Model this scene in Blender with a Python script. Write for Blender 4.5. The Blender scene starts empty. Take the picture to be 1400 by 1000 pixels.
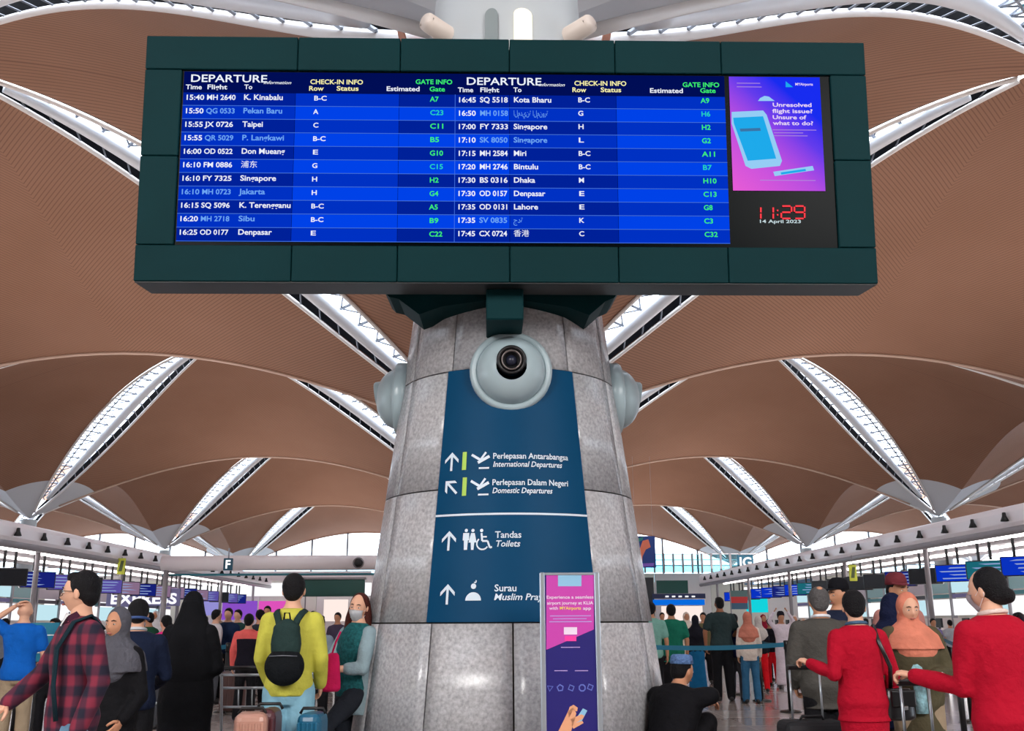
import bpy, bmesh, math, random
from math import sin, cos, pi, radians as RAD, sqrt, tan, atan2
from mathutils import Vector as V, Matrix as M4

random.seed(7)
scn = bpy.context.scene
COL = scn.collection

# ------------------------------------------------------------------ camera
FPX = 1350.0
CAM = V((0, 0, 1.4))
ROT = (M4.Rotation(RAD(-1.5), 3, 'Z') @ M4.Rotation(RAD(90 + 14.6), 3, 'X') @ M4.Rotation(RAD(-0.3), 3, 'Z'))
cd = bpy.data.cameras.new('camera')
cam = bpy.data.objects.new('camera', cd)
COL.objects.link(cam)
cd.sensor_width = 36
cd.lens = FPX / 1400 * 36
cd.clip_start = 0.1
cd.clip_end = 1000
cam.matrix_world = M4.Translation(CAM) @ ROT.to_4x4()
scn.camera = cam

# ------------------------------------------------------------------ view, world, lights
vs = scn.view_settings
vs.view_transform = 'Standard'
vs.look = 'None'
vs.gamma = 1
vs.use_curve_mapping = False
vs.exposure = 0.32
scn.cycles.max_bounces = 7
scn.cycles.diffuse_bounces = 4
scn.cycles.glossy_bounces = 3
scn.cycles.transparent_max_bounces = 16
scn.cycles.sample_clamp_indirect = 6
scn.cycles.use_denoising = True

wd = bpy.data.worlds.new('overcast_sky')
scn.world = wd
wd.use_nodes = True
wn = wd.node_tree.nodes
wl = wd.node_tree.links
bg = wn['Background']
tc = wn.new('ShaderNodeTexCoord')
sp = wn.new('ShaderNodeSeparateXYZ')
rp = wn.new('ShaderNodeValToRGB')
wl.new(tc.outputs['Generated'], sp.inputs[0])
wl.new(sp.outputs['Z'], rp.inputs[0])
rp.color_ramp.elements[0].position = 0.0
rp.color_ramp.elements[0].color = (0.80, 0.88, 0.98, 1)
rp.color_ramp.elements[1].position = 0.6
rp.color_ramp.elements[1].color = (0.92, 0.95, 1.0, 1)
wl.new(rp.outputs[0], bg.inputs[0])
bg.inputs[1].default_value = 6.0


def area_light(name, loc, target, sx, sy, power, color=(1, 1, 1)):
    l = bpy.data.lights.new(name, 'AREA')
    l.shape = 'RECTANGLE'
    l.size, l.size_y = sx, sy
    l.energy = power
    l.color = color
    o = bpy.data.objects.new(name, l)
    COL.objects.link(o)
    o.location = loc
    o.rotation_euler = (V(target) - V(loc)).to_track_quat('-Z', 'Y').to_euler()
    return o


# uplights that stand on the tops of the two check-in gantries and wash the ceiling
for sx in (-1, 1):
    for k in range(6):
        yy = 8 + 26 * k
        area_light('gantry_uplight', (sx * 17.5, yy, 5.0), (sx * 17.5, yy, 20), 4, 24, 560 + 110 * k, (1, 0.92, 0.87))
# long fill lights added by the desk back walls to brighten the canopy undersides
for sx in (-1, 1):
    area_light('canopy_fill', (sx * 20.4, 38, 3.42), (sx * 18.5, 38, 6), 1.0, 56, 1300, (1, 0.95, 0.94))
    area_light('fill_light', (sx * 8, -8, 9.0), (sx * 13, 40, 2), 6, 4, 700, (1, 0.97, 0.95))  # added fill from behind the camera, aimed at the gantry fascias
# unseen fill lights added behind the camera to brighten the near faces
for (x, y, p) in ((-9, -7, 950), (10, -7, 950)):
    area_light('fill_light', (x, y, 8.6), (x * 0.4, 9, 1.5), 7, 5, p, (1, 0.97, 0.95))


def lin(c):
    r = []
    for v in c[:3]:
        v = v / 255.0
        r.append(v / 12.92 if v <= 0.04045 else ((v + 0.055) / 1.055) ** 2.4)
    return (r[0], r[1], r[2], 1.0)


MATS = {}


def mat(name, rgb, rough=0.5, metal=0.0, spec=0.5, emit=0.0, ergb=None, noise=0.0, nscale=20.0, bump=0.0, bscale=60.0, coat=0.0, bdist=0.02):
    """plain principled material; noise varies the colour, bump gives fine relief"""
    if name in MATS:
        return MATS[name]
    m = bpy.data.materials.new(name)
    m.use_nodes = True
    nt = m.node_tree
    b = nt.nodes['Principled BSDF']
    c = lin(rgb)
    b.inputs['Base Color'].default_value = c
    b.inputs['Roughness'].default_value = rough
    b.inputs['Metallic'].default_value = metal
    b.inputs['Specular IOR Level'].default_value = spec
    b.inputs['Coat Weight'].default_value = coat
    if emit:
        b.inputs['Emission Color'].default_value = lin(ergb or rgb)
        b.inputs['Emission Strength'].default_value = emit
    if noise or bump:
        t = nt.nodes.new('ShaderNodeTexCoord')
        if noise:
            n = nt.nodes.new('ShaderNodeTexNoise')
            n.inputs['Scale'].default_value = nscale
            n.inputs['Detail'].default_value = 6
            nt.links.new(t.outputs['Object'], n.inputs['Vector'])
            mr = nt.nodes.new('ShaderNodeMapRange')
            mr.inputs['To Min'].default_value = 1 - noise
            mr.inputs['To Max'].default_value = 1 + noise
            mr.inputs['From Min'].default_value = 0.25
            mr.inputs['From Max'].default_value = 0.75
            nt.links.new(n.outputs['Fac'], mr.inputs['Value'])
            vm = nt.nodes.new('ShaderNodeVectorMath')
            vm.operation = 'SCALE'
            vm.inputs[0].default_value = c[:3]
            nt.links.new(mr.outputs[0], vm.inputs['Scale'])
            nt.links.new(vm.outputs[0], b.inputs['Base Color'])
        if bump:
            n2 = nt.nodes.new('ShaderNodeTexNoise')
            n2.inputs['Scale'].default_value = bscale
            n2.inputs['Detail'].default_value = 4
            nt.links.new(t.outputs['Object'], n2.inputs['Vector'])
            bp = nt.nodes.new('ShaderNodeBump')
            bp.inputs['Strength'].default_value = bump
            bp.inputs['Distance'].default_value = bdist
            nt.links.new(n2.outputs['Fac'], bp.inputs['Height'])
            nt.links.new(bp.outputs[0], b.inputs['Normal'])
    MATS[name] = m
    return m


def glow(name, rgb, strength=1.0):
    """a surface that gives off light: screens, lamps, lit signs"""
    if name in MATS:
        return MATS[name]
    m = bpy.data.materials.new(name)
    m.use_nodes = True
    b = m.node_tree.nodes['Principled BSDF']
    b.inputs['Base Color'].default_value = (0, 0, 0, 1)
    b.inputs['Roughness'].default_value = 0.5
    b.inputs['Specular IOR Level'].default_value = 0.0
    b.inputs['Emission Color'].default_value = lin(rgb)
    b.inputs['Emission Strength'].default_value = strength * 0.84
    MATS[name] = m
    return m


def glass(name, tint, gloss=0.08):
    if name in MATS:
        return MATS[name]
    m = bpy.data.materials.new(name)
    m.use_nodes = True
    nt = m.node_tree
    nt.nodes.remove(nt.nodes['Principled BSDF'])
    out = [n for n in nt.nodes if n.type == 'OUTPUT_MATERIAL'][0]
    tr = nt.nodes.new('ShaderNodeBsdfTransparent')
    tr.inputs[0].default_value = lin(tint)
    gl = nt.nodes.new('ShaderNodeBsdfGlossy')
    gl.inputs['Roughness'].default_value = 0.05
    mx = nt.nodes.new('ShaderNodeMixShader')
    mx.inputs[0].default_value = gloss
    nt.links.new(tr.outputs[0], mx.inputs[1])
    nt.links.new(gl.outputs[0], mx.inputs[2])
    nt.links.new(mx.outputs[0], out.inputs[0])
    MATS[name] = m
    return m


# ------------------------------------------------------------------ mesh helpers
def link(o, parent=None):
    COL.objects.link(o)
    if parent is not None:
        o.parent = parent
    return o


def tag(o, label=None, cat=None, group=None, kind=None):
    if label: o['label'] = label
    if cat: o['category'] = cat
    if group: o['group'] = group
    if kind: o['kind'] = kind
    return o


def empty(name, loc=(0, 0, 0), rz=0.0, parent=None):
    o = bpy.data.objects.new(name, None)
    o.empty_display_size = 0.1
    o.location = loc
    o.rotation_euler = (0, 0, rz)
    return link(o, parent)


def obj(name, bm, m, parent=None, smooth=False):
    me = bpy.data.meshes.new(name)
    bm.normal_update()
    if smooth:
        for f in bm.faces:
            f.smooth = True
    bm.to_mesh(me)
    bm.free()
    if isinstance(m, (list, tuple)):
        for q in m:
            me.materials.append(q)
    else:
        me.materials.append(m)
    return link(bpy.data.objects.new(name, me), parent)


def NB():
    return bmesh.new()


def box(bm, x0, x1, y0, y1, z0, z1, mi=0, mtx=None):
    vs_ = [bm.verts.new((x, y, z)) for z in (z0, z1) for y in (y0, y1) for x in (x0, x1)]
    fs = []
    for a in ((0, 2, 3, 1), (4, 5, 7, 6), (0, 1, 5, 4), (2, 6, 7, 3), (0, 4, 6, 2), (1, 3, 7, 5)):
        f = bm.faces.new([vs_[i] for i in a])
        f.material_index = mi
        fs.append(f)
    if mtx is not None:
        bmesh.ops.transform(bm, matrix=mtx, verts=vs_)
    return vs_


def bbox(bm, x0, x1, y0, y1, z0, z1, r=0.01, seg=2, mi=0, mtx=None):
    """bevelled box"""
    vs_ = box(bm, x0, x1, y0, y1, z0, z1, mi)
    es = set()
    for v in vs_:
        for e in v.link_edges:
            es.add(e)
    res = bmesh.ops.bevel(bm, geom=list(es), offset=r, segments=seg, affect='EDGES', profile=0.5)
    allv = set(res['verts']) | {v for v in vs_ if v.is_valid}
    if mtx is not None:
        bmesh.ops.transform(bm, matrix=mtx, verts=list(allv))


def frames(pts):
    pts = [V(p) for p in pts]
    n = len(pts)
    T = []
    for i in range(n):
        a = pts[max(i - 1, 0)]
        b = pts[min(i + 1, n - 1)]
        t = (b - a)
        T.append(t.normalized() if t.length > 1e-9 else V((0, 0, 1)))
    ref = V((0, 0, 1)) if abs(T[0].z) < 0.9 else V((0, 1, 0))
    u = T[0].cross(ref).normalized()
    U = []
    for i in range(n):
        u = (u - T[i] * u.dot(T[i]))
        if u.length < 1e-6:
            u = T[i].orthogonal()
        u.normalize()
        U.append(u.copy())
    return pts, T, U


def tube(bm, pts, rad, seg=8, cap=True, mi=0, flat=1.0):
    """round bar along a path; rad is a number or one per point"""
    pts, T, U = frames(pts)
    if not isinstance(rad, (list, tuple)):
        rad = [rad] * len(pts)
    rings = []
    for p, t, u, r in zip(pts, T, U, rad):
        w = t.cross(u)
        rings.append([bm.verts.new(p + (u * cos(2 * pi * k / seg) + w * sin(2 * pi * k / seg) * flat) * r) for k in range(seg)])
    for a, b in zip(rings, rings[1:]):
        for k in range(seg):
            f = bm.faces.new((a[k], a[(k + 1) % seg], b[(k + 1) % seg], b[k]))
            f.material_index = mi
    if cap:
        bm.faces.new(rings[0][::-1]).material_index = mi
        bm.faces.new(rings[-1]).material_index = mi


def lathe(bm, prof, seg=24, mi=0, mtx=None, a0=0.0, a1=2 * pi):
    """prof: (r, z) pairs turned about z"""
    full = abs(a1 - a0 - 2 * pi) < 1e-6
    n = seg if full else seg + 1
    rings = []
    new = []
    for r, z in prof:
        if r < 1e-6:
            v = bm.verts.new((0, 0, z))
            rings.append([v] * n)
            new.append(v)
        else:
            ring = [bm.verts.new((r * cos(a0 + (a1 - a0) * k / seg), r * sin(a0 + (a1 - a0) * k / seg), z)) for k in range(n)]
            rings.append(ring)
            new += ring
    for a, b in zip(rings, rings[1:]):
        for k in range(seg):
            k2 = (k + 1) % n
            q = [a[k], a[k2], b[k2], b[k]]
            s = []
            for v in q:
                if v not in s:
                    s.append(v)
            if len(s) > 2:
                try:
                    bm.faces.new(s).material_index = mi
                except ValueError:
                    pass
    if mtx is not None:
        bmesh.ops.transform(bm, matrix=mtx, verts=new)
    return new


def face(bm, pts, mi=0):
    f = bm.faces.new([bm.verts.new(p) for p in pts])
    f.material_index = mi
    return f


def ellip(bm, c, r, seg=12, mi=0, mtx=None):
    m = M4.Translation(c) @ M4.Diagonal((r[0], r[1], r[2], 1))
    if mtx is not None:
        m = mtx @ m
    res = bmesh.ops.create_uvsphere(bm, u_segments=seg, v_segments=max(6, seg * 2 // 3), radius=1, matrix=m)
    for f in {f for v in res['verts'] for f in v.link_faces}:
        f.material_index = mi


def ray(px, py):
    return ROT @ V(((px - 700) / FPX, (500 - py) / FPX, -1))


def at(px, py, Y):
    """world point of a photo pixel at distance Y down the hall"""
    d = ray(px, py)
    return CAM + d * (Y / d.y)


WORK = bpy.data.scenes.new('workbench')     # scratch scene, removed at the end


def font_mesh(s, size, bold=0.0, align='LEFT', shear=0.0, space=1.0, res=3, extrude=0.0):
    """lettering as a flat mesh (a new mesh datablock), origin at the baseline"""
    cu = bpy.data.curves.new('lettering', 'FONT')
    cu.body = s
    cu.size = size
    cu.align_x = align
    cu.shear = shear
    cu.space_character = space
    cu.resolution_u = res
    cu.offset = bold * size
    cu.extrude = extrude
    o = bpy.data.objects.new('lettering', cu)
    WORK.collection.objects.link(o)
    with bpy.context.temp_override(scene=WORK, view_layer=WORK.view_layers[0]):
        dg = bpy.context.evaluated_depsgraph_get()
    me = bpy.data.meshes.new_from_object(o.evaluated_get(dg))
    bpy.data.objects.remove(o)
    bpy.data.curves.remove(cu)
    return me


def text_on(name, s, size, mtx, m, parent, bold=0.012, align='LEFT', shear=0.0, space=1.0, width=None):
    me = font_mesh(s, size, bold, align, shear, space)
    if width and len(me.vertices):
        xs = [v.co.x for v in me.vertices]
        k = width / max(1e-6, max(xs) - min(xs))
        for v in me.vertices:
            v.co.x *= k
    me.materials.clear()
    me.materials.append(m)
    o = bpy.data.objects.new(name, me)
    link(o, parent)
    o.matrix_local = mtx
    return o
# ================================================================== the setting
GX, GY = 38.4, 37.0          # column grid of the roof
X0, Y0 = 0.2, 9.0            # the nearest column
ZC, ZA, ZB = 10.0, 5.2, 5.3  # height at a column, rise of the arches across and along


def prof_b(t):
    t = min(1.0, abs(t))
    return 0.45 * (1 - t * t) + 0.55 * (0.5 + 0.5 * cos(pi * t))


def prof_a(t):
    t = min(1.0, abs(t))
    return 0.85 * (1 - t * t) + 0.15 * (0.5 + 0.5 * cos(pi * t))


NEARBAY = False              # the nearest bay comes down lower on to its column


def roof_z(s, t):
    z = ZC + ZA * prof_a(s) + ZB * prof_b(t)
    if NEARBAY:
        z -= 2.8 * ((1 - t) / 2) ** 2
    return z


def slit(p):
    """half width of the lens-shaped skylight, p from 0 at the crown to 1 at the column"""
    return 1.5 * max(0.0, sin(pi * min(1, max(0, (p - 0.03) / 0.94)))) ** 0.75


def quadrant_mesh(q):
    """one of the four shells of a bay; q: 0 far, 1 right, 2 near, 3 left"""
    bm = NB()
    NP, NQ = 56, 40
    grid = []
    for i in range(NP + 1):
        p = i / NP
        hw = slit(p) * 1.414
        row = []
        for j in range(NQ + 1):
            g = -1 + 2 * j / NQ
            half = GX / 2 if q in (0, 2) else GY / 2
            a = g * max(0.0, p - hw / half)
            s, t = ((a, p), (p, -a), (-a, -p), (-p, a))[q]
            row.append(bm.verts.new((s * GX / 2, t * GY / 2, roof_z(s, t))))
        grid.append(row)
    for i in range(NP):
        for j in range(NQ):
            if i == 0:
                if j:
                    continue
                continue
            f = bm.faces.new((grid[i][j], grid[i][j + 1], grid[i + 1][j + 1], grid[i + 1][j]))
            f.smooth = True
    bmesh.ops.remove_doubles(bm, verts=bm.verts, dist=1e-4)
    me = bpy.data.meshes.new('ceiling_shell')
    bm.to_mesh(me)
    bm.free()
    return me


def shell_material():
    m = bpy.data.materials.new('brown ceiling strips')
    m.use_nodes = True
    nt = m.node_tree
    N, L = nt.nodes, nt.links
    b = N['Principled BSDF']
    b.inputs['Roughness'].default_value = 0.75
    b.inputs['Specular IOR Level'].default_value = 0.15
    t = N.new('ShaderNodeTexCoord')
    s = N.new('ShaderNodeSeparateXYZ')
    L.new(t.outputs['Object'], s.inputs[0])

    def mth(op, a, b_=None, c=None):
        n = N.new('ShaderNodeMath')
        n.operation = op
        for i, v in enumerate((a, b_, c)):
            if v is None: continue
            if isinstance(v, (int, float)): n.inputs[i].default_value = v
            else: L.new(v, n.inputs[i])
        return n.outputs[0]
    ax = mth('ABSOLUTE', s.outputs[0])
    ay = mth('ABSOLUTE', s.outputs[1])
    dsum = mth('ADD', ax, ay)
    isx = mth('GREATER_THAN', mth('DIVIDE', ax, GX / 2), mth('DIVIDE', ay, GY / 2))
    coord = mth('ADD', mth('MULTIPLY', isx, ay), mth('MULTIPLY', mth('SUBTRACT', 1.0, isx), dsum))
    fr = mth('FRACT', mth('MULTIPLY', coord, 1 / 0.21))
    groove = mth('LESS_THAN', fr, 0.24)
    # distance to the column: grey metal cladding around each column head
    dx = mth('SUBTRACT', GX / 2, ax)
    dy = mth('SUBTRACT', GY / 2, ay)
    dist = mth('SQRT', mth('ADD', mth('MULTIPLY', dx, dx), mth('MULTIPLY', dy, dy)))
    head = mth('LESS_THAN', dist, 5.2)
    noise = N.new('ShaderNodeTexNoise')
    noise.inputs['Scale'].default_value = 0.25
    noise.inputs['Detail'].default_value = 3
    L.new(t.outputs['Object'], noise.inputs['Vector'])
    tone = N.new('ShaderNodeMix')
    tone.data_type = 'RGBA'
    tone.inputs['A'].default_value = lin((143, 105, 84))
    tone.inputs['B'].default_value = lin((160, 121, 101))
    L.new(noise.outputs['Fac'], tone.inputs['Factor'])
    g1 = N.new('ShaderNodeMix')
    g1.data_type = 'RGBA'
    g1.blend_type = 'MULTIPLY'
    L.new(mth('MULTIPLY', groove, 0.5), g1.inputs['Factor'])
    L.new(tone.outputs['Result'], g1.inputs['A'])
    g1.inputs['B'].default_value = (0.35, 0.3, 0.3, 1)
    g2 = N.new('ShaderNodeMix')
    g2.data_type = 'RGBA'
    L.new(head, g2.inputs['Factor'])
    L.new(g1.outputs['Result'], g2.inputs['A'])
    g2.inputs['B'].default_value = lin((205, 207, 212))
    L.new(g2.outputs['Result'], b.inputs['Base Color'])
    return m


SHELL = shell_material()
LITLIP = mat('pale beige lit lip', (206, 176, 158), 0.6)
TRIM = mat('white trim', (235, 232, 230), 0.4)
DARK = mat('black steel and void shade', (3, 3, 5), 0.9, spec=0.05)
TUBEW = mat('white painted tube', (225, 228, 234), 0.35)
STEEL = mat('grey steel bars', (120, 124, 132), 0.4, 0.6)
TEAL = mat('teal maintenance gear', (54, 128, 142), 0.6)
SKYGLASS = glass('roof glazing', (236, 242, 250), 0.04)

quads = {}
for NEARBAY in (True, False):
    quads[NEARBAY] = [quadrant_mesh(q) for q in range(4)]
    for me in quads[NEARBAY]:
        me.materials.append(SHELL)


def diag_point(k, p, off, up=0.0):
    """point of the skylight on diagonal k (0 NE,1 NW,2 SW,3 SE) of a bay; off to the far side in metres"""
    sx, sy = ((1, 1), (-1, 1), (-1, -1), (1, -1))[k]
    d = V((sx * GX / 2, sy * GY / 2, 0))
    base = d * p
    dn = d.normalized()
    n = V((-dn.y, dn.x, 0))
    if n.y < 0:
        n = -n
    q = base + n * off
    q.z = roof_z(max(-1, min(1, q.x / (GX / 2))), max(-1, min(1, q.y / (GY / 2)))) + up
    return q


def well(p):
    return 0.75 * max(0.0, sin(pi * min(1, max(0, (p - 0.02) / 0.96)))) ** 0.5 + 0.05


sky_cache = {}


def skylight_meshes(k):
    if (k, NEARBAY) in sky_cache:
        return sky_cache[(k, NEARBAY)]
    P = [0.04 + 0.92 * i / 40 for i in range(41)]
    out = {}
    # dark upstands on both sides
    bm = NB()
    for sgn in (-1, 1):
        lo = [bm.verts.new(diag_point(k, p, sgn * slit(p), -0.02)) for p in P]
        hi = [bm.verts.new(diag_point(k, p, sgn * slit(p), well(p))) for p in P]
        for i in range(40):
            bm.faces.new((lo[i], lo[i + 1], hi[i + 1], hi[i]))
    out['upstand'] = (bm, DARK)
    bm = NB()
    for sgn in (-1, 1):
        tube(bm, [diag_point(k, p, sgn * (slit(p) - 0.02), -0.05) for p in P], 0.10, 6)
    out['edge_trim'] = (bm, TRIM)
    # white tube that runs along the far side of the slit
    bm = NB()
    Q = [0.1 + 0.8 * i / 30 for i in range(31)]
    tube(bm, [diag_point(k, p, slit(p) * 0.34, well(p) * 0.3) for p in Q], [0.08 + 0.25 * slit(p) / 1.5 for p in Q], 10)
    out['truss_tube'] = (bm, TUBEW)
    bm = NB()
    n = 22
    for i in range(n):
        p0, p1 = 0.08 + 0.84 * i / n, 0.08 + 0.84 * (i + 1) / n
        a0, a1 = slit(p0) * 0.95, slit(p1) * 0.95
        h0, h1 = well(p0) - 0.1, well(p1) - 0.1
        tube(bm, [diag_point(k, p0, -a0, h0), diag_point(k, p0, a0, h0)], 0.07, 5)
        tube(bm, [diag_point(k, p0, -a0, h0), diag_point(k, p1, a1 * 0.3, h1)], 0.045, 4)
        tube(bm, [diag_point(k, p1, -a1, h1), diag_point(k, p0, a0 * 0.3, h0)], 0.045, 4)
        tube(bm, [diag_point(k, p0, a0 * 0.5, h0 * 0.4), diag_point(k, (p0 + p1) / 2, a1, 0.0)], 0.035, 4)
    for off in (-0.95, -0.3):
        tube(bm, [diag_point(k, p, off * slit(p), well(p) - 0.1) for p in Q], 0.06, 5)
    out['lattice_bars'] = (bm, STEEL)
    bm = NB()
    for i in range(11):
        p0 = 0.14 + 0.72 * i / 11
        p1 = p0 + 0.02
        for (u0, u1, f0, f1) in ((-0.8, -0.62, 0, 3.0), (-0.5, -0.36, 0, 3.0), (-0.8, -0.36, 3.2, 3.9)):
            pa, pb = p0 + f0 * 0.0105, p0 + f1 * 0.0105
            w0 = slit(pa)
            w1 = slit(pb)
            face(bm, [diag_point(k, pa, u0 * w0, well(pa) - 0.16), diag_point(k, pb, u0 * w1, well(pb) - 0.16),
                      diag_point(k, pb, u1 * w1, well(pb) - 0.16), diag_point(k, pa, u1 * w0, well(pa) - 0.16)])
    out['maintenance_grille'] = (bm, TEAL)
    res = {}
    for nm, (bm, mm) in out.items():
        me = bpy.data.meshes.new(nm)
        for f in bm.faces:
            f.smooth = nm in ('truss_tube', 'edge_trim')
        bm.to_mesh(me)
        bm.free()
        me.materials.append(mm)
        res[nm] = me
    panes = []
    for i in range(11):
        p0, p1 = 0.04 + 0.92 * i / 11, 0.04 + 0.92 * (i + 1) / 11 - 0.004
        bm = NB()
        S = 4
        lo = [bm.verts.new(diag_point(k, p0 + (p1 - p0) * j / S, -slit(p0 + (p1 - p0) * j / S), well(p0 + (p1 - p0) * j / S))) for j in range(S + 1)]
        hi = [bm.verts.new(diag_point(k, p0 + (p1 - p0) * j / S, slit(p0 + (p1 - p0) * j / S), well(p0 + (p1 - p0) * j / S))) for j in range(S + 1)]
        for j in range(S):
            bm.faces.new((lo[j], lo[j + 1], hi[j + 1], hi[j]))
        me = bpy.data.meshes.new('glass_pane')
        bm.to_mesh(me)
        bm.free()
        me.materials.append(SKYGLASS)
        panes.append(me)
    sky_cache[(k, NEARBAY)] = (res, panes)
    return sky_cache[(k, NEARBAY)]


ROWS = {-1: -28.0, 0: 9.0, 1: 50.5, 2: 84.0, 3: 120.0, 4: 157.0}
for j in range(-1, 4):
    NEARBAY = (j == 0)
    for i in range(-3, 3):
        c = V((X0 + GX * (i + 0.5), (ROWS[j] + ROWS[j + 1]) / 2, -2.8 if j == -1 else 0))
        e = empty('ceiling', c)
        e.scale = (1, (ROWS[j + 1] - ROWS[j]) / GY, 1)
        e['kind'] = 'structure'
        for me in quads[NEARBAY]:
            link(bpy.data.objects.new('ceiling_shell', me), e)
        if j >= 0:
            bm = NB()  # pale tube added along the arc; its colour paints the lit lip
            tube(bm, [(GX / 2 * (-1 + u / 16), GY / 2 - .1, roof_z(-1 + u / 16, 1) - .03) for u in range(2, 31)], .08, 6)
            obj('lit_lip', bm, LITLIP, e, True)
        for k in range(4):
            res, panes = skylight_meshes(k)
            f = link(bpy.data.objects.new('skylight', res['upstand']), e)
            for nm in ('edge_trim', 'truss_tube', 'lattice_bars', 'maintenance_grille'):
                if nm == 'maintenance_grille' and j > 0:
                    continue
                link(bpy.data.objects.new(nm, res[nm]), f)
            for me in panes:
                link(bpy.data.objects.new('glass_pane', me), f)


# -------------------------------------------------- floor: pale polished stone
def stone_floor_material():
    m = bpy.data.materials.new('polished pale stone')
    m.use_nodes = True
    nt = m.node_tree
    N, L = nt.nodes, nt.links
    b = N['Principled BSDF']
    b.inputs['Roughness'].default_value = 0.16
    b.inputs['Specular IOR Level'].default_value = 0.6
    t = N.new('ShaderNodeTexCoord')
    n = N.new('ShaderNodeTexNoise')
    n.inputs['Scale'].default_value = 3
    n.inputs['Detail'].default_value = 8
    L.new(t.outputs['Object'], n.inputs['Vector'])
    r = N.new('ShaderNodeValToRGB')
    r.color_ramp.elements[0].position = 0.3
    r.color_ramp.elements[0].color = lin((150, 138, 134))
    r.color_ramp.elements[1].position = 0.7
    r.color_ramp.elements[1].color = lin((186, 176, 170))
    L.new(n.outputs['Fac'], r.inputs[0])
    br = N.new('ShaderNodeTexBrick')
    br.offset = 0
    br.inputs['Scale'].default_value = 1
    br.inputs['Brick Width'].default_value = 1.2
    br.inputs['Row Height'].default_value = 1.2
    br.inputs['Mortar Size'].default_value = 0.008
    br.inputs['Color1'].default_value = (1, 1, 1, 1)
    br.inputs['Color2'].default_value = (0.9, 0.9, 0.9, 1)
    br.inputs['Mortar'].default_value = (0.35, 0.33, 0.33, 1)
    L.new(t.outputs['Object'], br.inputs['Vector'])
    mx = N.new('ShaderNodeMix')
    mx.data_type = 'RGBA'
    mx.blend_type = 'MULTIPLY'
    mx.inputs['Factor'].default_value = 1
    L.new(r.outputs[0], mx.inputs['A'])
    L.new(br.outputs['Color'], mx.inputs['B'])
    L.new(mx.outputs['Result'], b.inputs['Base Color'])
    return m


FLOORM = stone_floor_material()
JOINT = mat('floor joint', (96, 88, 84), 0.7)
TX0, TX1, TY0, TY1, TS = -9.6, 9.6, 12.0, 24.0, 1.2
bm = NB()
FX, FY0, FY1 = 90, -40, 175
for (a, b_, c, d) in ((-FX, FX, FY0, TY0), (-FX, FX, TY1, FY1), (-FX, TX0, TY0, TY1), (TX1, FX, TY0, TY1)):
    face(bm, ((a, c, 0), (b_, c, 0), (b_, d, 0), (a, d, 0)))
face(bm, ((TX0, TY0, -0.01), (TX1, TY0, -0.01), (TX1, TY1, -0.01), (TX0, TY1, -0.01)), 1)
floor = obj('floor', bm, [FLOORM, JOINT])
floor['kind'] = 'structure'
bm = NB()
g = TS / 2 - 0.006
b4 = [bm.verts.new((x, y, -0.004)) for x, y in ((-g, -g), (g, -g), (g, g), (-g, g))]
t4 = [bm.verts.new((x, y, 0)) for x, y in ((-g + .002, -g + .002), (g - .002, -g + .002), (g - .002, g - .002), (-g + .002, g - .002))]
bm.faces.new(t4)
for k in range(4):
    bm.faces.new((b4[k], b4[(k + 1) % 4], t4[(k + 1) % 4], t4[k]))
tile_me = bpy.data.meshes.new('floor_tile')
bm.to_mesh(tile_me)
bm.free()
tile_tones = []
for q, (ca) in enumerate(((178, 168, 162), (170, 160, 155), (186, 176, 170))):
    tm = mat('stone tile tone %d' % q, ca, 0.16, spec=0.6, noise=0.12, nscale=3)
    mm = tile_me.copy()
    mm.materials.append(tm)
    tile_tones.append(mm)
for ix in range(int(round((TX1 - TX0) / TS))):
    for iy in range(int(round((TY1 - TY0) / TS))):
        o = link(bpy.data.objects.new('floor_tile', random.choice(tile_tones)), floor)
        o.location = (TX0 + TS * (ix + 0.5), TY0 + TS * (iy + 0.5), random.uniform(-0.0006, 0.0006))

# -------------------------------------------------- glazed end wall and side walls
MULL = mat('grey window mullion', (120, 122, 128), 0.5)
WHITEWALL = mat('white wall panels', (228, 222, 220), 0.6, noise=0.03, nscale=0.4)
TEALGLASS = glass('teal tinted glass', (196, 228, 233), 0.1)
CLEARGLASS = glass('clear window glass', (232, 240, 245), 0.06)
YE = Y0 + 4 * GY


def clerestory(name, x0, x1, y, n, zlow, kind=True):
    w = empty(name, (0, 0, 0))
    w['kind'] = 'structure'
    bmm = NB()
    for q in range(n + 1):
        x = x0 + (x1 - x0) * q / n
        s = ((x - X0) / (GX / 2)) % 2 - 1
        top = ZC + ZA * prof_a(s) + 0.05
        box(bmm, x - 0.14, x + 0.14, y - 0.2, y + 0.05, zlow, max(top, zlow + 0.05))
        if q < n:
            xa, xb = x, x0 + (x1 - x0) * (q + 1) / n
            bp = NB()
            tp = []
            for u in range(5):
                xx = xa + (xb - xa) * u / 4
                ss = ((xx - X0) / (GX / 2)) % 2 - 1
                tp.append((xx, y + 0.02, ZC + ZA * prof_a(ss) + 0.05))
            face(bp, [(xa, y + 0.02, zlow), (xb, y + 0.02, zlow)] + tp[::-1])
            obj('glass_pane', bp, CLEARGLASS, w)
            bp = NB()
            face(bp, [(xa, y - 0.02, 7.4), (xb, y - 0.02, 7.4), (xb, y - 0.02, 9.9), (xa, y - 0.02, 9.9)])
            obj('glass_pane', bp, TEALGLASS, w)
    box(bmm, x0, x1, y - 0.1, y + 0.1, 9.85, 10.0)
    obj('window_frame', bmm, MULL, w)
    bmm = NB()
    box(bmm, x0, x1, y - 0.3, y + 0.3, -0.1, zlow)
    obj('wall_panel', bmm, WHITEWALL, w)
    return w


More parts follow.
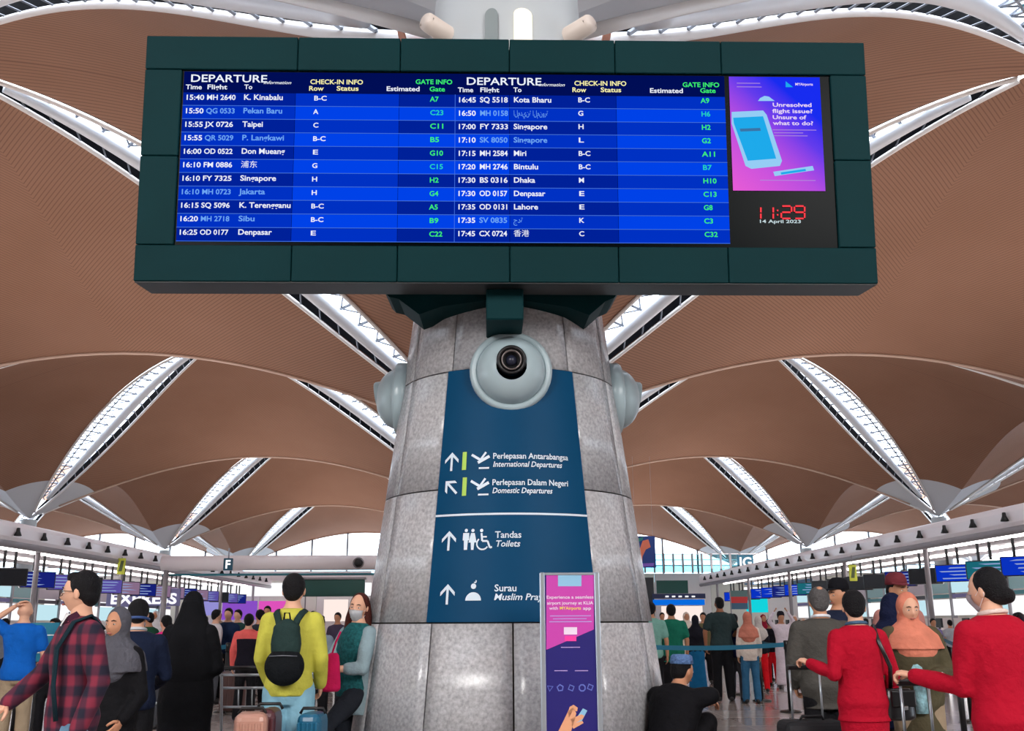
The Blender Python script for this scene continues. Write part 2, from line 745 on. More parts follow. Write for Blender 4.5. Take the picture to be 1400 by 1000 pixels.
clerestory('window_1', X0 - 2 * GX, X0 + 2 * GX, YE, 28, 7.4)
for nm, xw in (('wall_left', X0 - 3 * GX), ('wall_right', X0 + 3 * GX)):
    w = empty(nm)
    w['kind'] = 'structure'
    bm = NB()
    box(bm, xw - 0.2, xw + 0.2, -28, YE, -0.1, 3.0)
    obj('wall_panel', bm, WHITEWALL, w)
    bm = NB()
    for q in range(38):
        box(bm, xw - 0.15, xw + 0.15, -28 + 5 * q - .1, -28 + 5 * q + .1, 3.0, 16.5)
    o = obj('window_frame', bm, MULL, w)
    o['kind'] = 'stuff'
    bm = NB()
    face(bm, ((xw, -28, 3), (xw, YE, 3), (xw, YE, 16.5), (xw, -28, 16.5)))
    obj('glass_pane', bm, CLEARGLASS, w)
w = empty('wall_back')
w['kind'] = 'structure'
bm = NB()
box(bm, X0 - 3 * GX, X0 + 3 * GX, -28.4, -28, -0.1, 17)
obj('wall_panel', bm, mat('taupe rear wall', (120, 112, 108), .6), w)
# ================================================================== the clad pier
def pier_r(z):
    return 1.300 - 0.128 * (z - 1.0) if z < 5.6 else 0.711


GRANITE = mat('speckled grey granite', (170, 171, 175), 0.24, spec=0.6, noise=0.32, nscale=38, bump=0.05, bscale=90)
GRANITE2 = mat('speckled grey granite paler', (180, 180, 183), 0.24, spec=0.6, noise=0.32, nscale=38, bump=0.05, bscale=90)
JOINTD = mat('dark stone joint', (52, 46, 42), 0.8)
SIGNBLUE = mat('petrol blue sign vinyl', (0, 62, 98), 0.5, spec=.1, noise=0.05, nscale=2)
SIGNWHITE = mat('sign white', (205, 220, 232), 0.5)
SIGNGREEN = mat('sign yellow green', (160, 200, 70), 0.5)
NOZ = mat('pale blue grey plastic', (158, 176, 182), 0.28)
BLACKP = mat('black plastic', (14, 14, 17), 0.4)
HEADW = mat('column head cladding', (182, 188, 192), 0.5)


def ring_pt(a, z, r):
    """a in degrees, 0 faces the camera (-Y), positive to the right"""
    return V((r * sin(RAD(a)), -r * cos(RAD(a)), z))


def make_pier(x, y, detailed):
    p = empty('pillar', (x, y, 0))
    p['kind'] = 'structure'
    if not detailed:
        bm = NB()
        lathe(bm, [(pier_r(z) - 0.01, z) for z in (0, 2, 4, 5.6, 7.4)], 24)
        obj('pillar_cladding', bm, GRANITE, p, True)
    else:
        bm = NB()
        lathe(bm, [(pier_r(z) - 0.03, z) for z in (0, 2, 4, 5.6, 7.2)], 48)
        obj('pillar_core', bm, JOINTD, p, True)
        zs = [0.0, 0.37, 1.40, 2.45, 3.47, 4.5, 5.5, 6.5, 7.2]
        for k in range(8):
            z0, z1 = zs[k] + 0.006, zs[k + 1] - 0.006
            if k > 5: continue
            for q in range(12):
                a0 = q * 30 + 0.28
                a1 = q * 30 + 29.72
                bm = NB()
                n = 6
                o0 = [bm.verts.new(ring_pt(a0 + (a1 - a0) * i / n, z0, pier_r(z0))) for i in range(n + 1)]
                o1 = [bm.verts.new(ring_pt(a0 + (a1 - a0) * i / n, z1, pier_r(z1))) for i in range(n + 1)]
                i0 = [bm.verts.new(ring_pt(a0 + (a1 - a0) * i / n, z0, pier_r(z0) - 0.03)) for i in range(n + 1)]
                i1 = [bm.verts.new(ring_pt(a0 + (a1 - a0) * i / n, z1, pier_r(z1) - 0.03)) for i in range(n + 1)]
                for i in range(n):
                    bm.faces.new((o0[i], o0[i + 1], o1[i + 1], o1[i])).smooth = True
                    bm.faces.new((o0[i + 1], o0[i], i0[i], i0[i + 1]))
                    bm.faces.new((o1[i], o1[i + 1], i1[i + 1], i1[i]))
                bm.faces.new((o0[0], o1[0], i1[0], i0[0]))
                bm.faces.new((o1[n], o0[n], i0[n], i1[n]))
                obj('stone_panel', bm, random.choice((GRANITE, GRANITE2)), p)
    # column head: fins that lean out to the four shells, ducts between them
    bm = NB()
    lathe(bm, [(0.72, 5.4), (0.76, 6.2), (0.77, 7.1), (0.72, 8.0), (0.6, 9.9)], 24)
    obj('column_head', bm, HEADW, p, True)
    if not detailed:
        return p
    # short spotlight ducts, arched niches, wings of the head; placed relative to the pier
    SPOTW = mat('warm white housing', (214, 200, 190), 0.4)
    WARM = glow('warm lamp glow', (255, 240, 214), 1.6)
    O = V((x, y, 0))
    for sg in (-1, 1):
        def q(px, py, Y):
            v = at(690 - px, py, Y) - O
            return V((sg * abs(v.x), v.y, v.z))
        bm = NB()
        a_, b_ = q(60, 62, 8.7), q(106, 30, 8.25)
        d = (b_ - a_).normalized()
        tube(bm, [a_, b_, b_ + d * .001, b_ - d * .04], [.105, .09, .072, .070], 20, cap=False)
        e = obj('spotlight_duct', bm, SPOTW, p, True)
        bm = NB()
        tube(bm, [b_ - d * .045, b_ - d * .035], .075, 16)
        obj('lens', bm, mat('dim lens', (120, 100, 90), 0.2), e)
        for nm, pts, Y, m_, th in (('edge_board', [(172, -70), (156, 5), (144, 56), (134, 56), (140, 30), (150, 0), (158, -70)], 10.2, mat('brown edge board', (150, 92, 66), .6), .25),
                                   ('void_shade', [(158, -70), (150, 5), (90, 30), (75, -70)], 10.9, DARK, .04)):  # black plate: shade of the open void put into its colour
            bm = NB()
            fr = [q(px_, py_, Y + .006 * max(0, px_ - 150)) for px_, py_ in pts]
            A = [bm.verts.new(v) for v in fr]
            B = [bm.verts.new(v + V((0, th, th * .3))) for v in fr]
            bm.faces.new(A)
            bm.faces.new(B[::-1])
            for i in range(len(fr)):
                k2 = (i + 1) % len(fr)
                bm.faces.new((A[i], A[k2], B[k2], B[i]))
            bmesh.ops.recalc_face_normals(bm, faces=bm.faces)
            obj(nm, bm, m_, p)
    ztop = at(690, 22, y - .75).z
    for a, hw in ((-12, 4.5), (10, 6.5)):
        bm = NB()
        pts = [ring_pt(a - hw, ztop - .7, 0.79)]
        n = 12
        for i in range(n + 1):
            t = pi * i / n
            pts.append(ring_pt(a - hw * cos(t), ztop + 0.07 * sin(t), 0.79))
        pts.append(ring_pt(a + hw, ztop - .7, 0.79))
        face(bm, pts)
        obj('lit_niche' if a > 0 else 'niche', bm, WARM if a > 0 else mat('niche grey', (130, 140, 142), .5), p)
    return p


pier = make_pier(X0, Y0, True)
for j in range(1, 5):
    for i in range(-2, 3):
        if i == 0 and j == 1: pass
        make_pier(X0 + GX * i, ROWS[j] - (0.8 if j == 4 else 0), False)


# curved vinyl sign wrapped round the front of the pier
def wrap(me, a_c, z_c, extra):
    """bend a flat mesh (x right, y up, metres) round the pier"""
    for v in me.vertices:
        z = z_c + v.co.y
        r = pier_r(z) + extra
        a = RAD(a_c) + v.co.x / r
        v.co = V((r * sin(a), -r * cos(a), z))


def subdiv_mesh(bm, n=1):
    bmesh.ops.subdivide_edges(bm, edges=bm.edges[:], cuts=n, use_grid_fill=True)


sign = empty('directional_sign', (X0, Y0, 0))
tag(sign, 'tall petrol blue directory sign wrapped round the granite pillar', 'sign')
bm = NB()
SZ0, SZ1 = 1.405, 3.47
n, m_ = 24, 12
gr = [[bm.verts.new(ring_pt(-32 + 64 * i / n, SZ0 + (SZ1 - SZ0) * j / m_, pier_r(SZ0 + (SZ1 - SZ0) * j / m_) + 0.012)) for i in range(n + 1)] for j in range(m_ + 1)]
for j in range(m_):
    for i in range(n):
        bm.faces.new((gr[j][i], gr[j][i + 1], gr[j + 1][i + 1], gr[j + 1][i])).smooth = True
sback = obj('sign_panel', bm, SIGNBLUE, sign)


def sign_geo(name, bm, a, z, m, par=None):
    bmesh.ops.triangulate(bm, faces=bm.faces[:])
    me = bpy.data.meshes.new(name)
    bm.to_mesh(me)
    bm.free()
    me.materials.append(m)
    wrap(me, a, z, 0.018)
    return link(bpy.data.objects.new(name, me), par or sback)


def sign_text(s, a, z, size, italic=False, width=None):
    me = font_mesh(s, size, 0.014, 'LEFT', 0.22 if italic else 0, 0.98, 2)
    if width:
        xs = [v.co.x for v in me.vertices]
        k = width / (max(xs) - min(xs))
        for v in me.vertices: v.co.x *= k
    me.materials.clear()
    me.materials.append(SIGNWHITE)
    wrap(me, a, z, 0.018)
    return link(bpy.data.objects.new('lettering', me), sback)


def pier_az(px, py):
    """photo pixel -> (angle in degrees, height) on the pier front"""
    d = ray(px, py)
    r = 1.1
    for _ in range(12):
        ox, oy = CAM.x - X0, CAM.y - Y0
        A = d.x ** 2 + d.y ** 2
        B = 2 * (ox * d.x + oy * d.y)
        Cc = ox * ox + oy * oy - r * r
        t = (-B - sqrt(max(0, B * B - 4 * A * Cc))) / (2 * A)
        z = CAM.z + d.z * t
        r = pier_r(z)
    return math.degrees(atan2(ox + d.x * t, -(oy + d.y * t))), z


def arrow_bm(s, rot=0.0):
    bm = NB()
    w = 0.13 * s
    face(bm, ((-w / 2, -0.5 * s, 0), (w / 2, -0.5 * s, 0), (w / 2, 0.42 * s, 0), (-w / 2, 0.42 * s, 0)))
    for sg in (-1, 1):
        face(bm, ((0, 0.5 * s, 0), (sg * 0.40 * s, 0.1 * s, 0), (sg * 0.40 * s, -0.09 * s, 0), (0, 0.31 * s, 0)))
    bmesh.ops.rotate(bm, matrix=M4.Rotation(rot, 3, 'Z'), verts=bm.verts)
    return bm


def disc(bm, x, y, r, n=14, rx=None):
    face(bm, [(x + (rx or r) * cos(2 * pi * k / n), y + r * sin(2 * pi * k / n), 0) for k in range(n)])


def stroke(bm, pts, w):
    for (x0, y0), (x1, y1) in zip(pts, pts[1:]):
        d = V((x1 - x0, y1 - y0, 0))
        n_ = V((-d.y, d.x, 0)).normalized() * w / 2
        a, b = V((x0, y0, 0)), V((x1, y1, 0))
        face(bm, (a - n_, b - n_, b + n_, a + n_))


def plane_bm(s):
    bm = NB()
    stroke(bm, [(-0.42 * s, 0.32 * s), (0.1 * s, 0.0)], 0.12 * s)
    stroke(bm, [(-0.1 * s, -0.08 * s), (0.45 * s, 0.22 * s)], 0.14 * s)
    stroke(bm, [(0.02 * s, 0.05 * s), (0.28 * s, 0.42 * s)], 0.10 * s)
    stroke(bm, [(-0.05 * s, -0.35 * s), (0.45 * s, -0.35 * s)], 0.08 * s)
    return bm


def man_bm(s, woman=False):
    bm = NB()
    disc(bm, 0, 0.42 * s, 0.08 * s)
    if woman:
        face(bm, ((-0.09 * s, .3 * s, 0), (.09 * s, .3 * s, 0), (.2 * s, -.15 * s, 0), (-.2 * s, -.15 * s, 0)))
        face(bm, ((-0.09 * s, -.15 * s, 0), (.09 * s, -.15 * s, 0), (.06 * s, -.5 * s, 0), (-.06 * s, -.5 * s, 0)))
    else:
        face(bm, ((-0.15 * s, .3 * s, 0), (.15 * s, .3 * s, 0), (.16 * s, -.05 * s, 0), (-.16 * s, -.05 * s, 0)))
        face(bm, ((-0.1 * s, -.05 * s, 0), (.1 * s, -.05 * s, 0), (.08 * s, -.5 * s, 0), (-.08 * s, -.5 * s, 0)))
    return bm


def wheelchair_bm(s):
    bm = NB()
    disc(bm, -0.08 * s, 0.42 * s, 0.08 * s)
    stroke(bm, [(-0.08 * s, .3 * s), (-.04 * s, -.08 * s), (.22 * s, -.08 * s), (.34 * s, -.4 * s), (.44 * s, -.36 * s)], .09 * s)
    stroke(bm, [(-0.06 * s, .12 * s), (.18 * s, .12 * s)], .07 * s)
    pts = [(-.02 * s + .28 * s * cos(RAD(t)), -.2 * s + .28 * s * sin(RAD(t))) for t in range(130, 345, 18)]
    stroke(bm, pts, .07 * s)
    return bm


def pray_bm(s):
    bm = NB()
    disc(bm, 0, .22 * s, .14 * s)
    pts = [(.42 * s * cos(RAD(t)), -.5 * s + .42 * s * sin(RAD(t))) for t in range(0, 181, 15)]
    face(bm, [(x, y, 0) for x, y in pts])
    stroke(bm, [(0.02 * s, .42 * s), (.12 * s, .4 * s), (.13 * s, .52 * s)], .06 * s)
    return bm


def at_pier(px, py):
    return pier_az(px, py)


for (px, py, rot_) in ((619, 632, 0), (618, 667, RAD(45)), (615, 740, 0), (613, 813, 0)):
    a, z = at_pier(px, py)
    sign_geo('arrow', arrow_bm(0.155 if rot_ == 0 else 0.15, rot_), a, z, SIGNWHITE)
for (px, py) in ((636, 631), (636, 666)):
    a, z = at_pier(px, py)
    bm = NB()
    face(bm, ((-.018, -.075, 0), (.018, -.075, 0), (.018, .075, 0), (-.018, .075, 0)))
    sign_geo('green_bar', bm, a, z, SIGNGREEN)
for (px, py) in ((657, 631), (656, 667)):
    a, z = at_pier(px, py)
    sign_geo('plane_symbol', plane_bm(0.17), a, z, SIGNWHITE)
a, z = at_pier(638, 738)
sign_geo('man_symbol', man_bm(0.165), a, z, SIGNWHITE)
a, z = at_pier(647, 738)
sign_geo('woman_symbol', man_bm(0.165, True), a, z, SIGNWHITE)
a, z = at_pier(661, 738)
sign_geo('wheelchair_symbol', wheelchair_bm(0.165), a, z, SIGNWHITE)
a, z = at_pier(648, 808)
sign_geo('prayer_symbol', pray_bm(0.15), a, z, SIGNWHITE)
for (s, px, py, sz, it, wpx) in (('Perlepasan Antarabangsa', 674, 628, 0.068, 0, 102), ('International Departures', 674, 639, 0.064, 1, 94),
                                 ('Perlepasan Dalam Negeri', 673, 664, 0.068, 0, 103), ('Domestic Departures', 673, 675, 0.064, 1, 82),
                                 ('Tandas', 677, 736, 0.074, 0, 36), ('Toilets', 677, 748, 0.070, 1, 33),
                                 ('Surau', 676, 809, 0.074, 0, 30), ('Muslim Prayer Room', 675, 821, 0.070, 1, 112)):
    a, z = at_pier(px, py)
    a1, z1 = at_pier(min(px + wpx, 800), py)
    r = pier_r(z)
    sign_text(s, a, z, sz, it, RAD(a1 - a) * r)
bm = NB()
zl = at_pier(690, 703)[1]
for i in range(24):
    a0, a1 = -31.9 + 63.8 * i / 24, -31.9 + 63.8 * (i + 1) / 24
    r = pier_r(zl) + 0.016
    face(bm, (ring_pt(a0, zl - .008, r), ring_pt(a1, zl - .008, r), ring_pt(a1, zl + .008, r), ring_pt(a0, zl + .008, r)))
obj('divider_line', bm, SIGNWHITE, sback)


# -------------------------------------------------- ball air nozzles around the pier
def nozzle(a):
    z = 3.43
    r = pier_r(z)
    e = empty('air_nozzle', (X0 + r * sin(RAD(a)), Y0 - r * cos(RAD(a)), z))
    tilt = -0.02
    mtx = M4.Rotation(RAD(a), 4, 'Z') @ M4.Rotation(RAD(90) + tilt, 4, 'X')
    bm = NB()
    lathe(bm, [(0.0, -0.1), (0.34, -0.1), (0.345, 0.03), (0.33, 0.055), (0.30, 0.06), (0.285, 0.045)], 40, mtx=mtx)
    fl = obj('flange', bm, NOZ, e, True)
    bm = NB()
    lathe(bm, [(0.287, 0.02)] + [(0.287 * cos(t), 0.03 + 0.22 * sin(t)) for t in [RAD(q) for q in range(4, 70, 6)]], 40, mtx=mtx)
    obj('bowl', bm, NOZ, e, True)
    up = M4.Rotation(RAD(a), 4, 'Z') @ M4.Translation((0, -0.225, 0.045)) @ M4.Rotation(RAD(90 + 8), 4, 'X')
    bm = NB()
    lathe(bm, [(0.125, -0.06), (0.122, 0.015), (0.112, 0.03), (0.10, 0.03), (0.09, 0.01), (0.09, -0.03), (0.0, -0.03)], 32, mtx=up)
    ring = obj('nozzle_ring', bm, BLACKP if a == 0 else NOZ, e, True)
    bm = NB()
    lathe(bm, [(0.078, -0.02), (0.085, 0.02), (0.078, 0.025), (0.07, 0.02), (0.07, -0.02)], 32, mtx=up)
    obj('inner_ring', bm, mat('dull metal ring', (120, 112, 110), .35, .7), ring, True)
    bm = NB()
    lathe(bm, [(0.0, 0.02), (0.03, 0.01), (0.045, -0.025)], 16, mtx=up)
    obj('core', bm, mat('dark blue core', (30, 34, 52), .3), ring, True)
    return e


nz = nozzle(0)
tag(nz, 'ball-shaped air nozzle with black outlet over the blue pillar sign', 'air nozzle', 'air nozzles around the pillar')
nz = nozzle(-93)
tag(nz, 'air nozzle in profile on the left flank of the pillar', 'air nozzle', 'air nozzles around the pillar')
nz = nozzle(93)
tag(nz, 'air nozzle in profile on the right flank of the pillar', 'air nozzle', 'air nozzles around the pillar')

# ================================================================== departure board
TILT = RAD(6.0)
YAWB = RAD(0.0)
BU = V((cos(YAWB), sin(YAWB), 0))
BV = V((0, -sin(TILT), cos(TILT)))
BN = BU.cross(BV)
BO = at(692, 387, 7.35)


def bl(px, py, off=0.0):
    """photo pixel -> (u, v) on the board face"""
    d = ray(px, py)
    o = BO + BN * off
    t = (o - CAM).dot(BN) / d.dot(BN)
    p = CAM + d * t - BO
    return p.dot(BU), p.dot(BV)


BM = M4((( BU.x, BV.x, BN.x, BO.x), (BU.y, BV.y, BN.y, BO.y), (BU.z, BV.z, BN.z, BO.z), (0, 0, 0, 1)))
board = empty('departure_board')
board.matrix_world = BM
tag(board, 'huge dark green departure board fixed to the front of the pillar', 'display board')
CASE = mat('dark green painted casing', (0, 43, 47), 0.65, spec=0.12, noise=0.10, nscale=1.2)
CASEB = mat('black casing edge and shade', (16, 18, 20), 0.5)
L0 = (bl(190, 220)[0])
corn = {'tl': bl(200, 49), 'tr': bl(1181, 57), 'bl': bl(182, 385), 'br': bl(1202, 388)}
uL = (corn['tl'][0] + corn['bl'][0]) / 2
uR = (corn['tr'][0] + corn['br'][0]) / 2
vT = (corn['tl'][1] + corn['tr'][1]) / 2
vB = (corn['bl'][1] + corn['br'][1]) / 2
sTL, sBR = bl(245, 96), bl(1146, 340)
sL = (bl(248, 96)[0] + bl(238, 335)[0]) / 2
sR = (bl(1135, 101)[0] + bl(1147, 338)[0]) / 2
sT = (bl(248, 96)[1] + bl(1135, 101)[1]) / 2
sB = (bl(238, 335)[1] + bl(1147, 338)[1]) / 2
D = 0.42   # casing depth
GAP = 0.003
ujs = [uL, bl(398, 360)[0], bl(543, 360)[0], bl(697, 360)[0], bl(846, 360)[0], bl(996, 360)[0], uR]


def casing(u0, u1, v0, v1, nm='casing_panel'):
    bm = NB()
    bbox(bm, u0 + GAP, u1 - GAP, v0 + GAP, v1 - GAP, -D, 0, 0.006, 1)
    return obj(nm, bm, CASE, board)


for a_, b_ in zip(ujs, ujs[1:]):
    casing(a_, b_, sT, vT)
    casing(a_, b_, vB, sB)
vm = (sT + sB) / 2
casing(uL, sL, sB, vm); casing(uL, sL, vm, sT)
casing(sR, uR, sB, vm); casing(sR, uR, vm, sT)
bm = NB()
bbox(bm, uL + .03, uR - .03, vB + 0.03, vT - 0.03, -D - 0.02, -0.12, 0.01, 1)
obj('back_box', bm, CASEB, board)
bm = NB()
box(bm, uL + .01, uR - .01, vB - .006, vB + .004, -D + .01, -.012)  # thin black plate that paints the shade below the board
obj('underside_shade', bm, CASEB, board)
# recess frame
bm = NB()
box(bm, sL, sR, sB, sT, -0.12, -0.025)
screen = obj('screen', bm, mat('black screen glass', (3, 8, 10), 0.25, spec=0.03), board)
HDR = glow('screen navy header', (0, 16, 96), 0.75)
R1 = glow('screen deep blue row', (0, 36, 165), 0.8)
R2 = glow('screen bright blue row', (0, 66, 232), 0.95)
R3 = glow('screen mid blue row', (0, 52, 205), 0.85)
LINE = glow('screen pale blue line', (70, 120, 235), 0.9)
TXT = glow('screen white text', (232, 236, 248), 1.0)
TXB = glow('screen dim blue text', (110, 170, 250), 0.9)
TXG = glow('screen green text', (60, 235, 110), 1.0)
TXC = glow('screen cyan green text', (40, 215, 190), 0.9)
TXY = glow('screen cream text', (245, 238, 170), 1.0)


def quad_on(name, u0, u1, v0, v1, m, w=-0.02, par=None):
    bm = NB()
    face(bm, ((u0, v0, w), (u1, v0, w), (u1, v1, w), (u0, v1, w)))
    return obj(name, bm, m, par or screen)


# the blue list: header band and eleven rows in two halves
gL = sL + 0.012
gR = (bl(994, 100)[0] + bl(996, 333)[0]) / 2
gM = bl(622, 220)[0]
vTop = sT - 0.01
vH = (bl(250, 126)[1] + bl(990, 130)[1]) / 2
vE = (bl(240, 331)[1] + bl(990, 332)[1]) / 2 + 0.004
quad_on('header_band', gL, gR, vH, vTop, HDR)
seg_u = [gL, bl(398, 300)[0], bl(543, 300)[0], bl(697, 300)[0], bl(846, 300)[0], gR]
tone = {0: R3, 1: R2, 2: R1}
for r in range(11):
    v1 = vH + (vE - vH) * r / 11
    v0 = vH + (vE - vH) * (r + 1) / 11
    for k in range(5):
        mm = R1 if r % 2 == 0 else (R2 if k in (1, 2, 4) else R3)
        if r % 2 == 0 and k in (1, 4): mm = R3
        quad_on('row_strip', seg_u[k] + 0.0015, seg_u[k + 1] - 0.0015, v0 + 0.003, v1 - 0.001, mm, -0.0195)
    quad_on('row_line', gL, gR, v0, v0 + 0.005, LINE, -0.019)
quad_on('column_line', gM - 0.004, gM, vE, vH, LINE, -0.0185)


def btext(s, px, py, hpx, m, wpx=None, bold=0.02, shear=0.0):
    """words at a photo pixel (left end, baseline); hpx = capital height in pixels"""
    u, v = bl(px, py, -0.02)
    u1, v1 = bl(px, py - hpx, -0.02)
    size = (v1 - v) / 0.729
    wid = (bl(px + wpx, py, -0.02)[0] - u) if wpx else None
    if ord(s[0]) > 1000:
        bold = 0.0
    return text_on('lettering', s, size, M4.Translation((u, v, -0.0175)), m, screen, bold, shear=shear, width=wid)


rowsL = [('15:40', 'MH 2640', 'K. Kinabalu', 'B-C', 'A7'), ('15:50', 'QG 0533', 'Pekan Baru', 'A', 'C23'), ('15:55', 'JX 0726', 'Taipei', 'C', 'C11'),
         ('15:55', 'QR 5029', 'P. Langkawi', 'B-C', 'B5'), ('16:00', 'OD 0522', 'Don Mueang', 'E', 'G10'), ('16:10', 'FM 0886', '浦东', 'G', 'C15'),
         ('16:10', 'FY 7325', 'Singapore', 'H', 'H2'), ('16:10', 'MH 0723', 'Jakarta', 'H', 'G4'), ('16:15', 'SQ 5096', 'K. Terengganu', 'B-C', 'A5'),
         ('16:20', 'MH 2718', 'Sibu', 'B-C', 'B9'), ('16:25', 'OD 0177', 'Denpasar', 'E', 'C22')]
rowsR = [('16:45', 'SQ 5518', 'Kota Bharu', 'B-C', 'A9'), ('16:50', 'MH 0158', 'المدينة المنورة', 'G', 'H6'), ('17:00', 'FY 7333', 'Singapore', 'H', 'H2'),
         ('17:10', 'SK 8050', 'Singapore', 'L', 'G2'), ('17:15', 'MH 2584', 'Miri', 'B-C', 'A11'), ('17:20', 'MH 2746', 'Bintulu', 'B-C', 'B7'),
         ('17:30', 'BS 0316', 'Dhaka', 'M', 'H10'), ('17:30', 'OD 0157', 'Denpasar', 'E', 'C13'), ('17:35', 'OD 0131', 'Lahore', 'E', 'G8'),
         ('17:35', 'SV 0835', 'جدة', 'K', 'C3'), ('17:45', 'CX 0724', '香港', 'C', 'C32')]
dimL = {7: 1}
wd_l = {'K. Kinabalu': 53, 'Pekan Baru': 53, 'Taipei': 28, 'P. Langkawi': 57, 'Don Mueang': 59, '浦东': 22, 'Singapore': 49, 'Jakarta': 36, 'K. Terengganu': 70, 'Sibu': 22, 'Denpasar': 46}
for r, (t, f, d, c, gt) in enumerate(rowsL):
    y = 136.5 + (321 - 136.5) * r / 10
    x = 253 - 9.5 * r / 10
    m = TXB if r in (7,) else TXT
    m2 = TXB if r in (1, 3, 7, 9) else TXT
    btext(t, x, y, 7.2, m, 24)
    btext(f, x + 29.5, y, 7.2, m2, 39)
    btext(d, 333 - 8 * r / 10, y, 7.6, m2, wd_l[d])
    btext(c, 429 - 5 * r / 10, y + 1, 6.6, TXT, {1: 7, 3: 17}[len(c)])
    btext(gt, 588 - 1.5 * r / 10, y + 2.5, 7, TXC if r in (1, 5) else TXG, {2: 12, 3: 18}[len(gt)])
wd_r = {'Kota Bharu': 51, 'المدينة المنورة': 47, 'Singapore': 46, 'Miri': 17, 'Bintulu': 33, 'Dhaka': 29, 'Denpasar': 43, 'Lahore': 33, 'جدة': 13, '香港': 21}
for r, (t, f, d, c, gt) in enumerate(rowsR):
    y = 140 + (323 - 140) * r / 10
    m2 = TXB if r in (1, 3, 9) else TXT
    btext(t, 625.5 - 1 * r / 10, y, 7.2, TXT, 23)
    btext(f, 656 - 1 * r / 10, y, 7.4, m2, 38)
    btext(d, 702, y, 7.4, m2, wd_r[d])
    btext(c, 790 + 1.5 * r / 10, y, 6.8, TXT, {1: 7, 3: 16}[len(c)])
    btext(gt, 958 + 5 * r / 10, y + 1, 7, TXC if r in (1, 5) else TXG, {2: 12, 3: 18}[len(gt)])
btext('DEPARTURE', 260, 112, 10.5, TXT, 104, 0.012)
btext('DEPARTURE', 637, 116, 10.5, TXT, 102, 0.012)
btext('information', 360, 115, 4.5, TXT, 38, 0.006, 0.4)
btext('information', 736, 118, 4.5, TXT, 36, 0.006, 0.4)
for (s, px, py, h, m, w_) in (('Time', 254, 122, 6.5, TXT, 22), ('Flight', 283, 122, 6.5, TXT, 27), ('To', 334, 122, 6.5, TXT, 11),
                              ('CHECK-IN INFO', 424, 115, 6.5, TXY, 72), ('Row', 422, 124, 6.5, TXY, 20), ('Status', 460, 124, 6.5, TXY, 30),
                              ('Estimated', 528, 124.5, 6.5, TXT, 45), ('GATE INFO', 568, 115, 6.5, TXG, 50), ('Gate', 587, 125, 6.5, TXG, 21),
                              ('Time', 626, 126, 6.5, TXT, 21), ('Flight', 656, 126, 6.5, TXT, 26), ('To', 702, 126, 6.5, TXT, 11),
                              ('CHECK-IN INFO', 785, 117, 6.5, TXY, 71), ('Row', 782, 126, 6.5, TXY, 19), ('Status', 821, 126, 6.5, TXY, 28),
                              ('Estimated', 888, 127, 6.5, TXT, 45), ('GATE INFO', 933, 119, 6.5, TXG, 50), ('Gate', 957, 127, 6.5, TXG, 21)):
    btext(s, px, py, h, m, w_)

# advert screen: pink to blue gradient
u0 = (bl(999, 103)[0] + bl(1001, 259)[0]) / 2
u1 = (bl(1123, 104)[0] + bl(1128, 259)[0]) / 2
v1 = bl(1060, 104)[1]
v0 = bl(1060, 260)[1]
adm = bpy.data.materials.new('pink and blue advert screen')
adm.use_nodes = True
N, L = adm.node_tree.nodes, adm.node_tree.links
b = N['Principled BSDF']
b.inputs['Base Color'].default_value = (0, 0, 0, 1)
b.inputs['Specular IOR Level'].default_value = 0
t = N.new('ShaderNodeTexCoord')
mp = N.new('ShaderNodeVectorMath')
mp.operation = 'DOT_PRODUCT'
mp.inputs[1].default_value = (0.55, 0.75, 0)
L.new(t.outputs['Generated'], mp.inputs[0])
rp = N.new('ShaderNodeValToRGB')
for pos, c in ((0.0, (236, 96, 214)), (0.45, (190, 80, 226)), (0.8, (98, 70, 236)), (1.1, (20, 50, 240))):
    pass
rp.color_ramp.elements[0].color = lin((232, 92, 214))
rp.color_ramp.elements[1].color = lin((24, 44, 240))
rp.color_ramp.elements[1].position = 1.0
e_ = rp.color_ramp.elements.new(0.5)
e_.color = lin((184, 78, 224))
e_ = rp.color_ramp.elements.new(0.78)
e_.color = lin((100, 60, 236))
L.new(mp.outputs['Value'], rp.inputs[0])
L.new(rp.outputs[0], b.inputs['Emission Color'])
b.inputs['Emission Strength'].default_value = 0.8
advert = quad_on('advert_screen', u0, u1, v0, v1, adm, -0.018, screen)
AW = glow('advert white', (235, 215, 245), 0.95)
ABODY = glow('advert pale blue', (150, 205, 245), 0.95)
ACY = glow('advert cyan', (30, 170, 235), 0.95)
ADK = glow('advert teal', (60, 120, 170), 0.9)


def bpoly(name, pts, m, w):
    bm = NB()
    face(bm, [(*bl(x, y), w) for x, y in pts])
    return obj(name, bm, m, screen)


